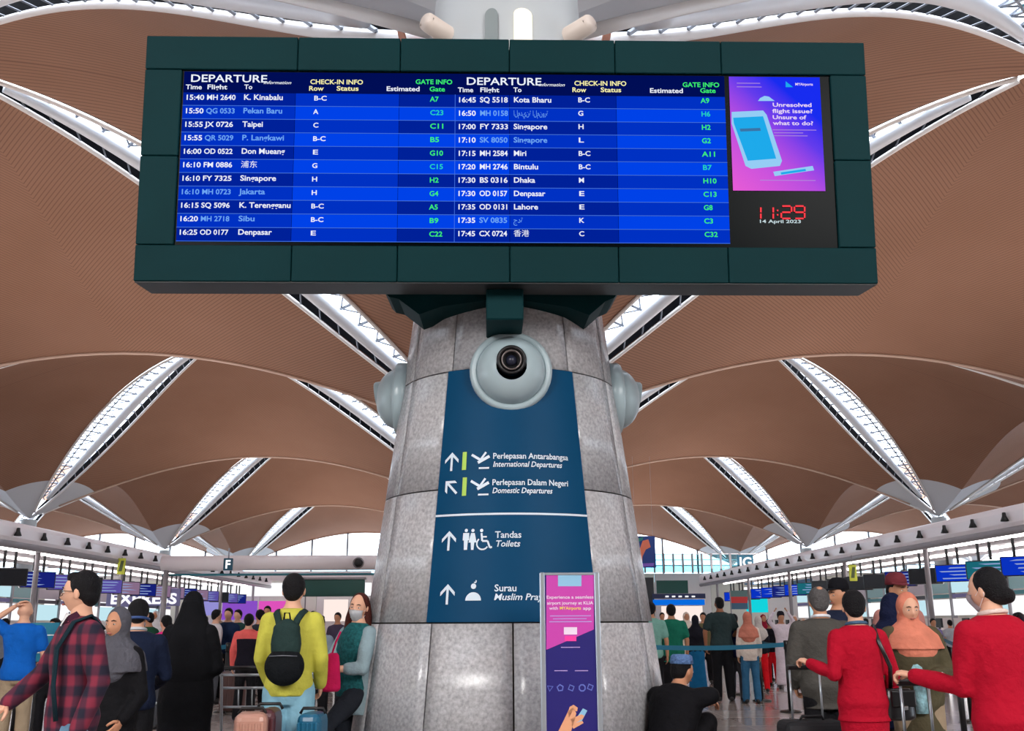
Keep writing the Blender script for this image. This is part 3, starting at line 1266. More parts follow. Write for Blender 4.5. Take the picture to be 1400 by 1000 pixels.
bpoly('advert_phone', [(1001, 152), (1044, 150), (1049, 156), (1070, 219), (1067, 226), (1028, 230), (1020, 226), (1001, 168)], ABODY, -0.0165)
bpoly('advert_phone_display', [(1003, 160), (1044, 158), (1062, 216), (1023, 219), (1004, 168)], ACY, -0.0155)
bpoly('advert_phone_display', [(1012, 175), (1040, 174), (1041, 178), (1013, 179)], ADK, -0.015)
bpoly('advert_ticket', [(1058, 234), (1112, 226), (1114, 232), (1060, 240)], ABODY, -0.0165)
bpoly('advert_ticket', [(1068, 235), (1102, 230), (1103, 233), (1069, 238)], ACY, -0.0155)
bpoly('advert_cloud', [(1037, 137), (1040, 133), (1046, 130), (1052, 131), (1056, 134), (1060, 137)], ABODY, -0.0165)
bpoly('advert_emblem', [(1075, 118), (1075, 110), (1080, 114), (1085, 118)], ACY, -0.0165)
for (s, px, py, h, w_) in (('Unresolved', 1056, 146, 5.5, 53), ('flight issue?', 1056, 154.5, 5.5, 55), ('Unsure of', 1056, 163, 5.5, 46), ('what to do?', 1057, 171, 5.5, 55),
                           ('MYAirports', 1087, 117, 3.6, 24)):
    btext(s, px, py, h, AW, w_, 0.022)
for (px, py, w_) in ((1057, 177, 60), (1059, 181, 40), (1059, 185, 46), (1040, 246, 76), (1008, 113, 32), (1008, 118, 34)):
    ua, va = bl(px, py)
    ub = bl(px + w_, py)[0]
    quad_on('advert_small_print', ua, ub, va, va + .006, glow('advert dim line', (190, 150, 235), .8), -0.0165)
# red clock digits (seven-segment)
CLK = glow('red clock digits', (255, 60, 70), 1.2)


def seven(ch, px, py, w, h):
    segs = {'1': 'bc', '2': 'abged', '9': 'abcdfg'}[ch]
    P = {'a': ((0, 1), (1, 1)), 'b': ((1, 1), (1, .5)), 'c': ((1, .5), (1, 0)), 'd': ((0, 0), (1, 0)), 'e': ((0, 0), (0, .5)), 'f': ((0, .5), (0, 1)), 'g': ((0, .5), (1, .5))}
    bm = NB()
    for s in segs:
        (x0, y0), (x1, y1) = P[s]
        a, b_ = bl(px + x0 * w, py - y0 * h), bl(px + x1 * w, py - y1 * h)
        d = V((b_[0] - a[0], b_[1] - a[1], 0))
        a = V((*a, 0)) + d * .1
        b2 = V((*b_, 0)) - d * .1
        n_ = V((-d.y, d.x, 0)).normalized() * 0.0065
        z = V((0, 0, -0.017))
        face(bm, (a - n_ + z, b2 - n_ + z, b2 + n_ + z, a + n_ + z))
    obj('clock_digit', bm, CLK, screen)


seven('1', 1033, 299, 8, 17)
seven('1', 1050, 299, 8, 17)
seven('2', 1069, 298, 14, 17)
seven('9', 1087, 298, 14, 17)
for yy in (287, 293):
    ua, va = bl(1064, yy)
    quad_on('clock_colon', ua - .006, ua + .006, va - .006, va + .006, CLK, -0.017)
btext('14 April 2023', 1037, 305, 4.6, glow('pale clock date', (205, 225, 230), .9), 56, .02)

# bracket between board and pillar
bk = NB()
zb = BO.z - 0.06
mount = empty('board_mount', (X0, Y0, 0))
tag(mount, 'dark green steel mount carrying the departure board on the pillar', 'mount')
bm = NB()
p = at(690, 420, 7.62)
bbox(bm, p.x - X0 - .15, p.x - X0 + .15, -1.46, -0.72, p.z - .13, BO.z + 0.02, 0.01, 1)
obj('mount_block', bm, CASE, mount)
for sg, pxs in ((-1, ((664, 400), (526, 400), (532, 406), (545, 409), (573, 430), (604, 419), (664, 411))), (1, ((716, 400), (846, 400), (840, 407), (828, 412), (806, 431), (776, 420), (716, 411)))):
    bm = NB()
    fr = [at(x, y, 7.92) - V((X0, Y0, 0)) for x, y in pxs]
    a_ = [bm.verts.new(p_) for p_ in fr]
    b_ = [bm.verts.new((p_.x * .98, p_.y + .45, p_.z)) for p_ in fr]
    bm.faces.new(a_)
    bm.faces.new(b_[::-1])
    for i in range(len(fr)):
        j = (i + 1) % len(fr)
        bm.faces.new((a_[i], a_[j], b_[j], b_[i]))
    bmesh.ops.recalc_face_normals(bm, faces=bm.faces)
    obj('saddle_arm', bm, CASE, mount)
bm = NB()
zp = at(690, 400, 7.92).z
bbox(bm, -0.85, 0.85, -1.06, -0.55, zp - 0.005, zp + 0.12, .005, 1)
obj('mount_plate', bm, CASEB, mount)

# ================================================================== narrow upright advert stand
sx, sy = at(778, 783, 7.1).x, 7.1
zt = at(778, 783, 7.1).z
wst = (at(819, 800, 7.1).x - at(738, 800, 7.1).x)
stand = empty('advert_stand', (sx, sy, 0), RAD(-1))
tag(stand, 'narrow upright advert stand with silver frame and purple poster in front of pillar', 'advert stand')
SILV = mat('brushed silver frame', (190, 198, 205), 0.3, 0.7)
bm = NB()
bbox(bm, -wst / 2, -wst / 2 + .035, -.03, .03, 0.02, zt, .006, 1)
obj('frame_post', bm, SILV, stand)
bm = NB()
bbox(bm, wst / 2 - .035, wst / 2, -.03, .03, 0.02, zt, .006, 1)
obj('frame_post', bm, SILV, stand)
bm = NB()
bbox(bm, -wst / 2 + .03, wst / 2 - .03, -.02, .02, zt - .02, zt - 0.002, .004, 1)
obj('frame_rail', bm, SILV, stand)
bm = NB()
bbox(bm, -wst / 2 - .05, wst / 2 + .05, -.22, .22, 0.0, 0.03, .008, 1)
obj('base_plate', bm, SILV, stand)
pw = wst / 2 - .034
bm = NB()
box(bm, -pw, pw, -.012, .012, .05, zt - .02)
poster = obj('poster', bm, mat('poster deep blue', (34, 28, 110), .35), stand)
PK = mat('poster magenta', (196, 66, 170), .35)
LB = mat('poster pale blue', (140, 190, 220), .35)
PWT = mat('poster white', (232, 214, 234), .4)
PYE = mat('poster yellow', (240, 214, 90), .4)


def st(px, py):
    p_ = at(px, py, sy - .014)
    return p_.x - sx, p_.z


def spoly(name, pts, m, w=-0.0135):
    bm = NB()
    face(bm, [(st(x, y)[0], w, st(x, y)[1]) for x, y in pts])
    return obj(name, bm, m, poster)


spoly('magenta_field', [(747, 889), (747, 786), (812, 786), (812, 861)], PK)
spoly('header_patch', [(763, 802), (763, 784), (795, 784), (795, 802)], LB, -.0145)
spoly('app_icon', [(771, 868), (771, 858), (789, 858), (789, 868)], PWT, -.0145)
spoly('app_icon', [(772, 877), (772, 870), (788, 870), (788, 877)], mat('poster hot pink', (240, 60, 160), .4), -.0145)


def stext(s, px, py, hpx, wpx, m, bold=.015):
    x0_, z0_ = st(px, py)
    z1_ = st(px, py - hpx)[1]
    x1_ = st(px + wpx, py)[0]
    return text_on('lettering', s, (z1_ - z0_) / .729, M4.Translation((x0_, -.0155, z0_)) @ M4.Rotation(RAD(90), 4, 'X'), m, poster, bold, width=x1_ - x0_)


stext('Experience a seamless', 747, 819, 4.4, 64, PWT)
stext('airport journey at KLIA', 748, 827, 4.4, 63, PWT)
stext('with', 751, 834, 4.4, 12, PWT)
stext('MYAirports', 765, 834, 4.4, 29, PYE)
stext('app', 797, 834, 4.4, 11, PWT)
for (px, py, w_) in ((752, 842, 56), (756, 846, 46), (751, 850, 58), (767, 885, 26), (758, 917, 18), (786, 917, 18)):
    a_ = st(px, py)
    b_ = st(px + w_, py + 1)
    bm = NB()
    face(bm, ((a_[0], -.0145, b_[1]), (b_[0], -.0145, b_[1]), (b_[0], -.0145, a_[1]), (a_[0], -.0145, a_[1])))
    obj('small_print', bm, mat('poster dim print', (178, 150, 214), .4), poster)
for (px, py, shp) in ((752, 941, 3), (766, 941, 5), (781, 941, 4), (796, 941, 8), (807, 940, 4)):
    x_, z_ = st(px, py)
    bm = NB()
    ns = shp
    ro, ri = .026, .017
    for k in range(ns):
        a0, a1 = 2 * pi * k / ns + .4, 2 * pi * (k + 1) / ns + .4
        face(bm, ((x_ + ro * cos(a0), -.0145, z_ + ro * sin(a0)), (x_ + ro * cos(a1), -.0145, z_ + ro * sin(a1)), (x_ + ri * cos(a1), -.0145, z_ + ri * sin(a1)), (x_ + ri * cos(a0), -.0145, z_ + ri * sin(a0))))
    obj('outline_symbol', bm, mat('poster symbol', (96, 108, 190), .4), poster)
# printed hand holding a phone
HS = mat('printed hand', (226, 160, 120), .5)
for pts in ([(762, 1003), (771, 985), (777, 972), (784, 968), (788, 976), (784, 990), (780, 1003)],
            [(776, 975), (779, 967), (784, 964), (790, 968), (789, 973), (783, 972), (778, 982)],
            [(780, 984), (795, 977), (799, 979), (797, 983), (784, 991)],
            [(781, 991), (796, 986), (798, 989), (784, 997)]):
    spoly('printed_hand', pts, HS, -.0145)
spoly('printed_phone', [(783, 990), (797, 969), (803, 972), (792, 993)], LB, -.0140)
# ================================================================== check-in gantries
GANW = mat('off white gantry paint', (246, 238, 240), 0.35)
GANG = mat('grey gantry steel', (150, 146, 150), 0.4, 0.2)
CANO = mat('white canopy slat', (240, 234, 234), 0.4)
SCRDK = mat('dark monitor housing', (18, 20, 26), 0.35)
GY0, GY1 = 9.0, 70.0
MSCR = [glow('monitor navy', (24, 34, 120), .9), glow('monitor violet', (96, 84, 170), .8), glow('monitor blue', (10, 50, 190), .95),
        glow('monitor teal', (30, 110, 125), .8), mat('monitor switched off', (14, 18, 26), .25), glow('monitor mauve', (150, 120, 150), .75)]
LBOX = glow('white light box', (245, 246, 250), 1.15)
LBOX2 = glow('cool light box', (190, 225, 235), 1.0)
DESK = mat('grey check-in desk', (188, 188, 192), 0.4)
DESKF = mat('blue desk front', (28, 78, 120), 0.4)
TEXTW = glow('lit white lettering', (250, 250, 252), 1.2)


ORD = ['nearest'] + [a + b for a, b in zip(['second', 'third', 'fourth', 'fifth', 'sixth', 'seventh', 'eighth', 'ninth', 'tenth', 'eleventh', 'twelfth', 'thirteenth', 'fourteenth', 'fifteenth', 'sixteenth', 'seventeenth', 'eighteenth', 'nineteenth', 'twentieth', 'twenty-first', 'twenty-second', 'twenty-third', 'twenty-fourth', 'twenty-fifth', 'twenty-sixth', 'twenty-seventh', 'twenty-eighth'], [''] * 28)]


def gantry(sg):
    side = 'left' if sg < 0 else 'right'
    xt = 15.0 * sg
    g = empty('check_in_gantry', (xt, (GY0 + GY1) / 2, 0))
    tag(g, 'long white gantry with spotlights and canopy over the %s check-in island' % side, 'gantry', 'check-in gantries')
    oy = (GY0 + GY1) / 2
    bm = NB()
    # rounded fascia beam along the hall
    prof = [(-.16, .0), (-.2, .12), (-.2, .42), (-.14, .56), (.0, .62), (.3, .62), (.3, 0.0)]
    n = 12
    rings = []
    for k in range(n + 1):
        y = GY0 + (GY1 - GY0) * k / n - oy
        rings.append([bm.verts.new((sg * px_, y, 3.95 + pz)) for px_, pz in prof])
    for a, b_ in zip(rings, rings[1:]):
        for i in range(len(prof)):
            j = (i + 1) % len(prof)
            bm.faces.new((a[i], a[j], b_[j], b_[i]))
    bm.faces.new(rings[0]); bm.faces.new(rings[-1][::-1])
    bmesh.ops.recalc_face_normals(bm, faces=bm.faces)
    obj('fascia_beam', bm, GANW, g)
    bm = NB()
    tube(bm, [(sg * -.1, GY0 - oy, 3.86), (sg * -.1, GY1 - oy, 3.86)], .12, 10)
    obj('lower_pipe', bm, GANG, g, True)
    # canopy slats over the desks
    sl = NB()
    bbox(sl, 0.3, 4.6, -.34, .34, 0, .05, .01, 1)
    if sg < 0:
        bmesh.ops.transform(sl, matrix=M4.Scale(-1, 4, (1, 0, 0)), verts=sl.verts)
        bmesh.ops.reverse_faces(sl, faces=sl.faces)
    o0 = obj('canopy_slat', sl, CANO, g)
    k = 0
    y = GY0 + .5
    while y < GY1 - .3:
        if k:
            o = link(o0.copy(), g)
        else:
            o = o0
        o.location = (0, y - oy, 4.06)
        o.rotation_euler = (RAD(14), 0, 0)
        y += 0.95
        k += 1
    for xr in (.35, 2.4, 4.5):
        bm = NB()
        box(bm, min(sg * xr, sg * (xr + .14)), max(sg * xr, sg * (xr + .14)), GY0 - oy, GY1 - oy, 3.9, 4.02)
        obj('canopy_rail', bm, GANG, g)
    for xr in (1.4, 3.4):  # glowing tubes added to brighten the desks and slats
        bm = NB()
        tube(bm, [(sg * xr, GY0 - oy + .5, 3.93), (sg * xr, GY1 - oy - .5, 3.93)], .05, 8)
        obj('fill_tube', bm, glow('fill tube glow', (255, 246, 244), 7.0), g, True)
    # spotlights on the fascia
    bm = NB()
    lathe(bm, [(0, .13), (.05, .12), (.06, 0.02), (.12, -.12), (.1, -.13), (0, -.10)], 10)
    s0 = obj('fascia_spotlight', bm, BLACKP, g, True)
    bm2 = NB()
    lathe(bm2, [(0, .02), (.05, .0), (.05, -.03), (0, -.035)], 8)
    d0 = obj('downlight', bm2, glow('small warm downlight', (255, 244, 225), 6.0), g)
    y = 10.8
    k = 0
    while y < GY1 - 1:
        o = s0 if k == 0 else link(s0.copy(), g)
        o.location = (sg * -.29, y - oy, 4.24)
        o = d0 if k == 0 else link(d0.copy(), g)
        o.location = (sg * .25, y - oy + .9, 3.93)
        y += 1.9
        k += 1
    # posts
    y = 11.0
    while y < GY1:
        bm = NB()
        tube(bm, [(sg * 1.0, y - oy, 0), (sg * 1.0, y - oy, 4.0)], .09, 12)
        obj('post', bm, GANG, g, True)
        y += 8.4
    # hangers and monitors
    y = 12.0
    k = 0
    while y < GY1 - 1:
        nth = ORD[k]
        m_ = empty('hanging_monitor', (sg * 16.4, y, 3.0))
        c = random.choice((0, 1, 4, 3, 1, 5)) if sg < 0 else random.choice((2, 0, 3, 2, 4, 5))
        nm = ['navy', 'violet', 'blue', 'teal', 'switched-off', 'mauve'][c]
        tag(m_, '%s monitor from the near end of the %s gantry, %s display' % (nth, side, nm), 'monitor', 'monitors under the %s gantry' % side)
        tilt_ = M4.Rotation(RAD(48) * sg, 4, 'Z')
        bm = NB()
        bbox(bm, -.06, .06, -.62, .62, -.30, .30, .02, 1, mtx=tilt_)
        obj('housing', bm, SCRDK, m_)
        bm = NB()
        xx = -sg * .062
        face(bm, ((xx, -.58, -.27), (xx, .58, -.27), (xx, .58, .27), (xx, -.58, .27)))
        bmesh.ops.transform(bm, matrix=tilt_, verts=bm.verts)
        sc_ = obj('display', bm, MSCR[c], m_)
        bm = NB()
        for q in range(4):
            xx = -sg * .064
            z_ = .16 - .12 * q
            face(bm, ((xx, -.5, z_), (xx, random.uniform(-.1, .5), z_), (xx, random.uniform(-.1, .5), z_ + .04), (xx, -.5, z_ + .04)))
        bmesh.ops.transform(bm, matrix=tilt_, verts=bm.verts)
        if c != 4:
            o = obj('display_lines', bm, glow('dim display lines', (150, 170, 220), .8), sc_)
            o['kind'] = 'stuff'
        for dy in (-.4, .4):
            bm = NB()
            box(bm, -.035, .035, dy - .035, dy + .035, .3, .92)
            obj('hanger', bm, BLACKP, m_)
        y += 2.3
        k += 1
    # desks
    y = 13.0
    k = -1
    while y < GY1 - 2:
        k += 1
        d_ = empty('check_in_desk', (sg * 18.2, y, 0))
        tag(d_, '%s grey check-in desk with blue front from the near end, %s island' % (ORD[k], side), 'desk', 'check-in desks under the %s gantry' % side)
        bm = NB()
        bbox(bm, -.35, .35, -.95, .95, 0, 1.02, .02, 1)
        obj('desk_body', bm, DESK, d_)
        bm = NB()
        bbox(bm, -.45, .42, -.98, .98, 1.02, 1.07, .01, 1)
        obj('desk_top', bm, GANW, d_)
        bm = NB()
        xx = -sg * .36
        bbox(bm, min(xx, xx - sg * .02), max(xx, xx - sg * .02), -.85, .85, .15, .9, .004, 1)
        obj('front_panel', bm, DESKF, d_)
        bm = NB()
        bbox(bm, -.04, .04, -.25, .25, 1.12, 1.48, .01, 1)
        box(bm, -.03, .03, -.04, .04, 1.05, 1.14)
        obj('agent_screen', bm, SCRDK, d_)
        y += 2.3
    # back wall behind the desks with light boxes
    w = empty('trim_%d' % (1 if sg < 0 else 2), (sg * 21.5, oy, 0))
    w['kind'] = 'structure'
    bm = NB()
    box(bm, -.1, .1, GY0 - oy, GY1 - oy, 0, 1.5)
    obj('wall_panel', bm, WHITEWALL, w)
    bm = NB()
    box(bm, -.08, .08, GY0 - oy, GY1 - oy, 3.15, 3.35)
    obj('rail', bm, GANG, w)
    y = GY0 + 1
    k = 0
    while y < GY1 - 2:
        bm = NB()
        ln = 2.4
        z0_, z1_ = (1.62, 2.35)
        box(bm, -.05, .05, y - oy, y - oy + ln, z0_, z1_)
        obj('light_box', bm, LBOX if k % 3 else LBOX2, w)
        bm = NB()
        box(bm, -.05, .05, y - oy, y - oy + ln, z1_ + .06, z1_ + .22)
        obj('panel', bm, (SCRDK, mat('lilac band', (120, 116, 170), .5), mat('teal band', (60, 130, 140), .5))[k % 3], w)
        bm = NB()
        box(bm, -.05, .05, y - oy, y - oy + ln, z1_ + .28, 3.12)
        obj('panel', bm, (LBOX2, mat('grey pink panel', (186, 176, 186), .5), mat('pale teal panel', (140, 180, 184), .5))[(k * 2 + 1) % 3], w)
        bm = NB()
        box(bm, -.12, .12, y - oy - .16, y - oy - .04, 0, 3.95)
        obj('post', bm, GANG, w)
        y += 2.6
        k += 1


gantry(-1)
gantry(1)

# lit airline lettering over the left island
s0 = at(150, 826, 52)
sg_ = empty('lit_lettering_sign', (s0.x, 52, s0.z))
tag(sg_, 'white lit EXPRESS lettering above the left check-in island', 'sign')
bm = NB()
wl_ = at(240, 826, 52).x - s0.x
bbox(bm, -.2, wl_ + .2, .02, .1, -.12, .75, .01, 1)
obj('backing', bm, mat('lilac sign backing', (140, 140, 190), .5), sg_)
text_on('lettering', 'EXPRESS', .72, M4.Rotation(RAD(90), 4, 'X'), TEXTW, sg_, .03, width=wl_)

# far tube across the hall with the row sign F
tb = empty('cross_tube', (-9.5, 45, 0))
tag(tb, 'fat white horizontal tube crossing above the left check-in rows', 'beam')
zt_ = at(400, 770, 45).z
x0_ = at(222, 770, 45).x
bm = NB()
tube(bm, [(x0_ + 9.5, 0, zt_), (5.6, 0, zt_)], .33, 20)
obj('tube_body', bm, GANW, tb, True)
bm = NB()
tube(bm, [(x0_ + 9.5, .1, zt_ - .5), (5.6, .1, zt_ - .5)], .05, 8)
obj('thin_rail', bm, TEAL, tb, True)
for xx in (x0_ + 9.7, 5.4):
    bm = NB()
    tube(bm, [(xx, 0, 0), (xx, 0, zt_)], .12, 12)
    obj('post', bm, GANG, tb, True)
cm = empty('dome_camera', at(490, 770, 44.6))
tag(cm, 'small black dome camera on the right end of the white cross tube', 'camera')
bm = NB()
ellip(bm, (0, -.02, 0), (.19, .17, .19), 14)
obj('dome', bm, BLACKP, cm, True)
bm = NB()
lathe(bm, [(.0, -.05), (.24, -.05), (.25, .03), (.2, .06)], 18, mtx=M4.Rotation(RAD(90), 4, 'X'))
obj('ring', bm, GANG, cm, True)

SIGNT = mat('dark petrol sign', (22, 84, 108), .4)


def letter_sign(txt, px, py, Y, hpx, wpx, label, extra=''):
    c = at(px, py, Y)
    h = hpx / 1350 * Y
    w = wpx / 1350 * Y
    e = empty('row_sign', c)
    tag(e, label, 'sign')
    bm = NB()
    bbox(bm, -w / 2, w / 2, -.08, .08, -h / 2, h / 2, .03, 2)
    obj('sign_box', bm, SIGNT, e)
    text_on('lettering', txt, h * .95, M4.Translation((0, -.085, -h * .33)) @ M4.Rotation(RAD(90), 4, 'X'), TEXTW, e, .03, 'CENTER')
    bm = NB()
    tube(bm, [(0, 0, h / 2), (0, 0, .7)] if Y < 50 else [(0, .1, h / 2), (0, .1, 4.05 - c.z)], .03, 6)
    obj('hanger', bm, GANG, e)


letter_sign('F', 312, 772, 44.2, 16, 12, 'small petrol sign with white letter F on the cross tube')
letter_sign('JG', 1019, 769, 66, 19, 22, 'teal sign with white letters JG hanging at far right')

for (px_, py_, Y_, lab) in ((166, 774, 40.8, 'small yellow green tag sign hanging under the left gantry'), (1166, 783, 40, 'small yellow tag sign hanging under the right gantry')):
    c = at(px_, py_, Y_)
    e = empty('tag_sign', c)
    tag(e, lab, 'sign')
    bm = NB()
    bbox(bm, -.16, .16, -.02, .02, -.34, .30, .02, 1)
    o = obj('plate', bm, mat('yellow green tag', (190, 196, 60), .5), e)
    bm = NB()
    face(bm, ((-.10, -.025, -.22), (.04, -.025, -.22), (.10, -.025, .2), (-.02, -.025, .2)))
    obj('printed_mark', bm, mat('dark tag mark', (70, 84, 40), .5), o)
    bm = NB()
    tube(bm, [(0, 0, .3), (0, 0, max(.35, 3.95 - c.z))], .015, 6)
    obj('hanger', bm, GANG, e)

# ------------------------------------------------------------------ far end of the hall
EY = 72.0
e = empty('wall_far', (0, EY, 0))
e['kind'] = 'structure'


def wpan(x0, x1, z0, z1, m, nm='wall_panel', y=0.0, d=.2):
    bm = NB()
    box(bm, x0, x1, y - d / 2, y + d / 2, z0, z1)
    return obj(nm, bm, m, e)


CREAM = mat('cream wall panel', (222, 220, 208), .5)
GRN = mat('bottle green panel', (18, 84, 76), .4)
x = -52.0
while x < 52:
    wpan(x + .02, x + 3.98, 0, 4.75, WHITEWALL if int(x / 4) % 2 else CREAM)
    x += 4


def px_panel(x0, x1, y0, y1, Y, m, nm='panel'):
    a, b_ = at(x0, y1, Y), at(x1, y0, Y)
    bm = NB()
    box(bm, a.x, b_.x, Y - EY - .06, Y - EY + .06, a.z, b_.z)
    return obj(nm, bm, m, e)


# left: bright shop front, violet screens, dark green box sign
px_panel(232, 508, 797, 816, 70, LBOX, 'light_box')
px_panel(232, 508, 781, 795, 69.5, GANW, 'soffit_band')
px_panel(232, 508, 774, 778, 69.5, mat('teal rail', (96, 170, 190), .4), 'rail')
px_panel(250, 300, 820, 842, 69, glow('lilac screen', (150, 145, 215), .9), 'screen')
px_panel(303, 352, 822, 848, 69, glow('violet screen', (140, 80, 200), .9), 'screen')
px_panel(353, 408, 822, 846, 69, glow('magenta screen', (226, 84, 190), .9), 'screen')
px_panel(442, 476, 820, 850, 69, glow('warm lit shop', (250, 232, 224), 1.0), 'light_box')
px_panel(480, 505, 820, 852, 69, glow('warm lit shop', (250, 232, 224), 1.0), 'light_box')
px_panel(60, 225, 800, 835, 69.8, LBOX, 'light_box')
gb = empty('hanging_box_sign', at(452, 806, 60))
tag(gb, 'dark green blank box sign above the shop on the left side', 'sign')
bm = NB()
bbox(bm, -1.9, 2.0, -.2, .2, -.42, .55, .03, 1)
obj('box', bm, GRN, gb)
bm = NB()
bbox(bm, -2.0, 2.1, -.25, .25, .55, .68, .02, 1)
obj('cap', bm, GANG, gb)
for xx in (-1.5, 1.5):
    bm = NB()
    tube(bm, [(xx, .22, .6), (xx, .22, -gb.location.z)], .04, 6)
    obj('hanger', bm, GANG, gb)
# right: bridge with teal glass, green panel, blue signs
px_panel(862, 1012, 757, 783, 71.0, TEALGLASS, 'glass_balustrade')
for yy in (757, 765, 773, 784):
    px_panel(862, 1060, yy, yy + 1.6, 70.8, GANW if yy in (757, 784) else mat('teal rail', (96, 170, 190), .4), 'rail')
for k in range(12):
    px_panel(868 + 13 * k, 869.2 + 13 * k, 757, 784, 70.7, GANG, 'post')
px_panel(898, 940, 794, 812, 69.5, GRN)
px_panel(892, 964, 812, 819, 69.3, mat('navy sign band', (14, 34, 84), .4), 'sign_band')
px_panel(893, 963, 820, 828, 69.3, glow('bright blue band', (10, 110, 226), .9), 'sign_band')
px_panel(880, 893, 790, 850, 69.5, mat('dark doorway', (60, 66, 70), .5))
px_panel(905, 960, 829, 850, 69.6, glow('warm lit shop', (250, 232, 224), .8), 'light_box')
px_panel(1021, 1049, 819, 838, 66, glow('cyan screen', (20, 205, 215), 1.0), 'screen')
px_panel(1018, 1110, 790, 800, 69, mat('slate blue band', (92, 128, 160), .5), 'sign_band')
px_panel(1018, 1110, 803, 814, 69, LBOX, 'light_box')
for k in range(5):
    px_panel(910 + 9 * k, 914 + 9 * k, 815, 817, 69.1, TEXTW, 'mark')
px_panel(700, 860, 797, 850, 69.6, LBOX2, 'light_box')
bn = empty('hanging_banner', at(881, 755, 68))
tag(bn, 'dark blue hanging banner with an orange and pink figure, right of pillar', 'banner')
bm = NB()
w2, h2 = 15 / 1350 * 68, 21 / 1350 * 68
bbox(bm, -w2, w2, -.03, .03, -h2, h2, .005, 1)
bx = obj('banner_sheet', bm, mat('banner blue', (24, 64, 140), .5), bn)
for pts, m in (([(-.5, -.9), (-.35, .1), (-.1, .7), (.3, .8), (.45, .3), (.1, .15), (-.15, -.3), (-.2, -.9)], mat('banner orange', (236, 128, 96), .5)),
               ([(-.6, .55), (-.1, .75), (-.05, .95), (-.6, .8)], mat('banner teal', (40, 140, 130), .5)),
               ([(-.7, -.95), (.6, -.9), (.65, -.7), (-.7, -.75)], mat('banner violet', (150, 110, 220), .5))):
    bm = NB()
    face(bm, [(x_ * w2 * 1.3, -.034, z_ * h2) for x_, z_ in pts])
    obj('printed_shape', bm, m, bx)
for xx in (-w2 * .8, w2 * .8):
    bm = NB()
    tube(bm, [(xx, 0, h2), (xx, 0, h2 + 5.5)], .008, 5)
    obj('cable', bm, GANG, bn)

# pink-and-teal small banner stand at the far right queue
def small_flag(px, py, Y, cols, label):
    c = at(px, py, Y)
    e_ = empty('banner_stand', (c.x, Y, 0))
    tag(e_, label, 'banner')
    h = c.z
    bm = NB()
    tube(bm, [(0, 0, 0), (0, 0, h)], .03, 8)
    obj('pole', bm, GANG, e_)
    bm = NB()
    lathe(bm, [(0, 0), (.3, 0), (.3, .03), (0, .05)], 16)
    obj('base', bm, GANG, e_)
    n = len(cols)
    for i, cc in enumerate(cols):
        bm = NB()
        z1_ = h - (.9 * i / n)
        z0_ = h - (.9 * (i + 1) / n)
        bbox(bm, .03, .85, -.02, .02, z0_, z1_, .004, 1)
        obj('panel', bm, cc, e_)


small_flag(998, 808, 50, (mat('flag grey teal', (96, 130, 130), .6), mat('flag red', (216, 60, 62), .6), mat('flag blue grey', (70, 110, 140), .6)), 'banner stand with grey, red and blue bands behind the right queue')

# ------------------------------------------------------------------ belt posts
BELT = mat('teal belt webbing', (20, 108, 138), .6)
CHROME = mat('chrome base', (170, 172, 176), .2, .9)


def belt_post(px, Y, label, sign=False):
    x = at(px, 900, Y).x
    e_ = empty('belt_post', (x, Y, 0))
    tag(e_, label, 'queue post', 'queue belt posts')
    bm = NB()
    lathe(bm, [(0, 0), (.17, 0), (.17, .015), (.15, .03), (.05, .045), (.04, .05), (0, .05)], 24)
    obj('base', bm, mat('dark chrome base', (70, 68, 66), .25, .7), e_, True)
    bm = NB()
    lathe(bm, [(0, .05), (.034, .05), (.034, .96), (0, .96)], 14)
    obj('pole', bm, BLACKP, e_, True)
    bm = NB()
    lathe(bm, [(0, .96), (.042, .96), (.042, 1.09), (.03, 1.10), (0, 1.10)], 14)
    obj('belt_cassette', bm, mat('black cassette', (20, 20, 24), .3), e_, True)
    return x, Y, e_


def belt(pa, pb):
    a, b_ = V((pa[0], pa[1], 1.035)), V((pb[0], pb[1], 1.035))
    d = (b_ - a).normalized()
    a, b_ = a + d * .05, b_ - d * .05
    n_ = V((-d.y, d.x, 0)) * .002
    bm = NB()
    n = 8
    P = []
    for k in range(n + 1):
        t = k / n
        p_ = a.lerp(b_, t) - V((0, 0, .03 * 4 * t * (1 - t)))
        P.append([bm.verts.new(p_ + n_ * s_ + V((0, 0, z_))) for s_, z_ in ((1, -.034), (1, .034), (-1, .034), (-1, -.034))])
    for q, r in zip(P, P[1:]):
        for k in range(4):
            bm.faces.new((q[k], q[(k + 1) % 4], r[(k + 1) % 4], r[k]))
    o = obj('belt', bm, BELT, pa[2])
    o.matrix_parent_inverse = M4.Translation(-V(pa[2].location))
    return o


PR = [belt_post(886, 15.2, 'black belt post beside the right flank of the pillar'),
      belt_post(1011, 20.3, 'black belt post in front of the woman in the peach headscarf'),
      belt_post(1038, 18.7, 'black belt post just right of the peach headscarf woman'),
      belt_post(1076, 16.4, 'black belt post with round base left of the grey suit man'),
      belt_post(1067, 24, 'far black belt post before the red skirt'),
      belt_post(1150, 25, 'black belt post hidden behind the grey suit man')]
belt(PR[0], PR[3]); belt(PR[1], PR[2]); belt(PR[2], PR[3]); belt(PR[4], PR[5]); belt(PR[1], PR[4])
PL = [belt_post(29, 13.7, 'leftmost black belt post behind the teal notice'),
      belt_post(46, 12.4, 'black belt post left of the plaid shirt man'),
      belt_post(213, 16.0, 'black belt post between the navy shirt man and black robe woman'),
      belt_post(311, 17.2, 'black belt post right of the woman in the long black robe'),
      belt_post(345, 21, 'black belt post behind the luggage trolley'),
      belt_post(262, 24, 'black belt post hidden behind the black robe woman')]
belt(PL[0], PL[1]); belt(PL[2], PL[3]); belt(PL[3], PL[4]); belt(PL[5], PL[4]); belt(PL[1], PL[2])
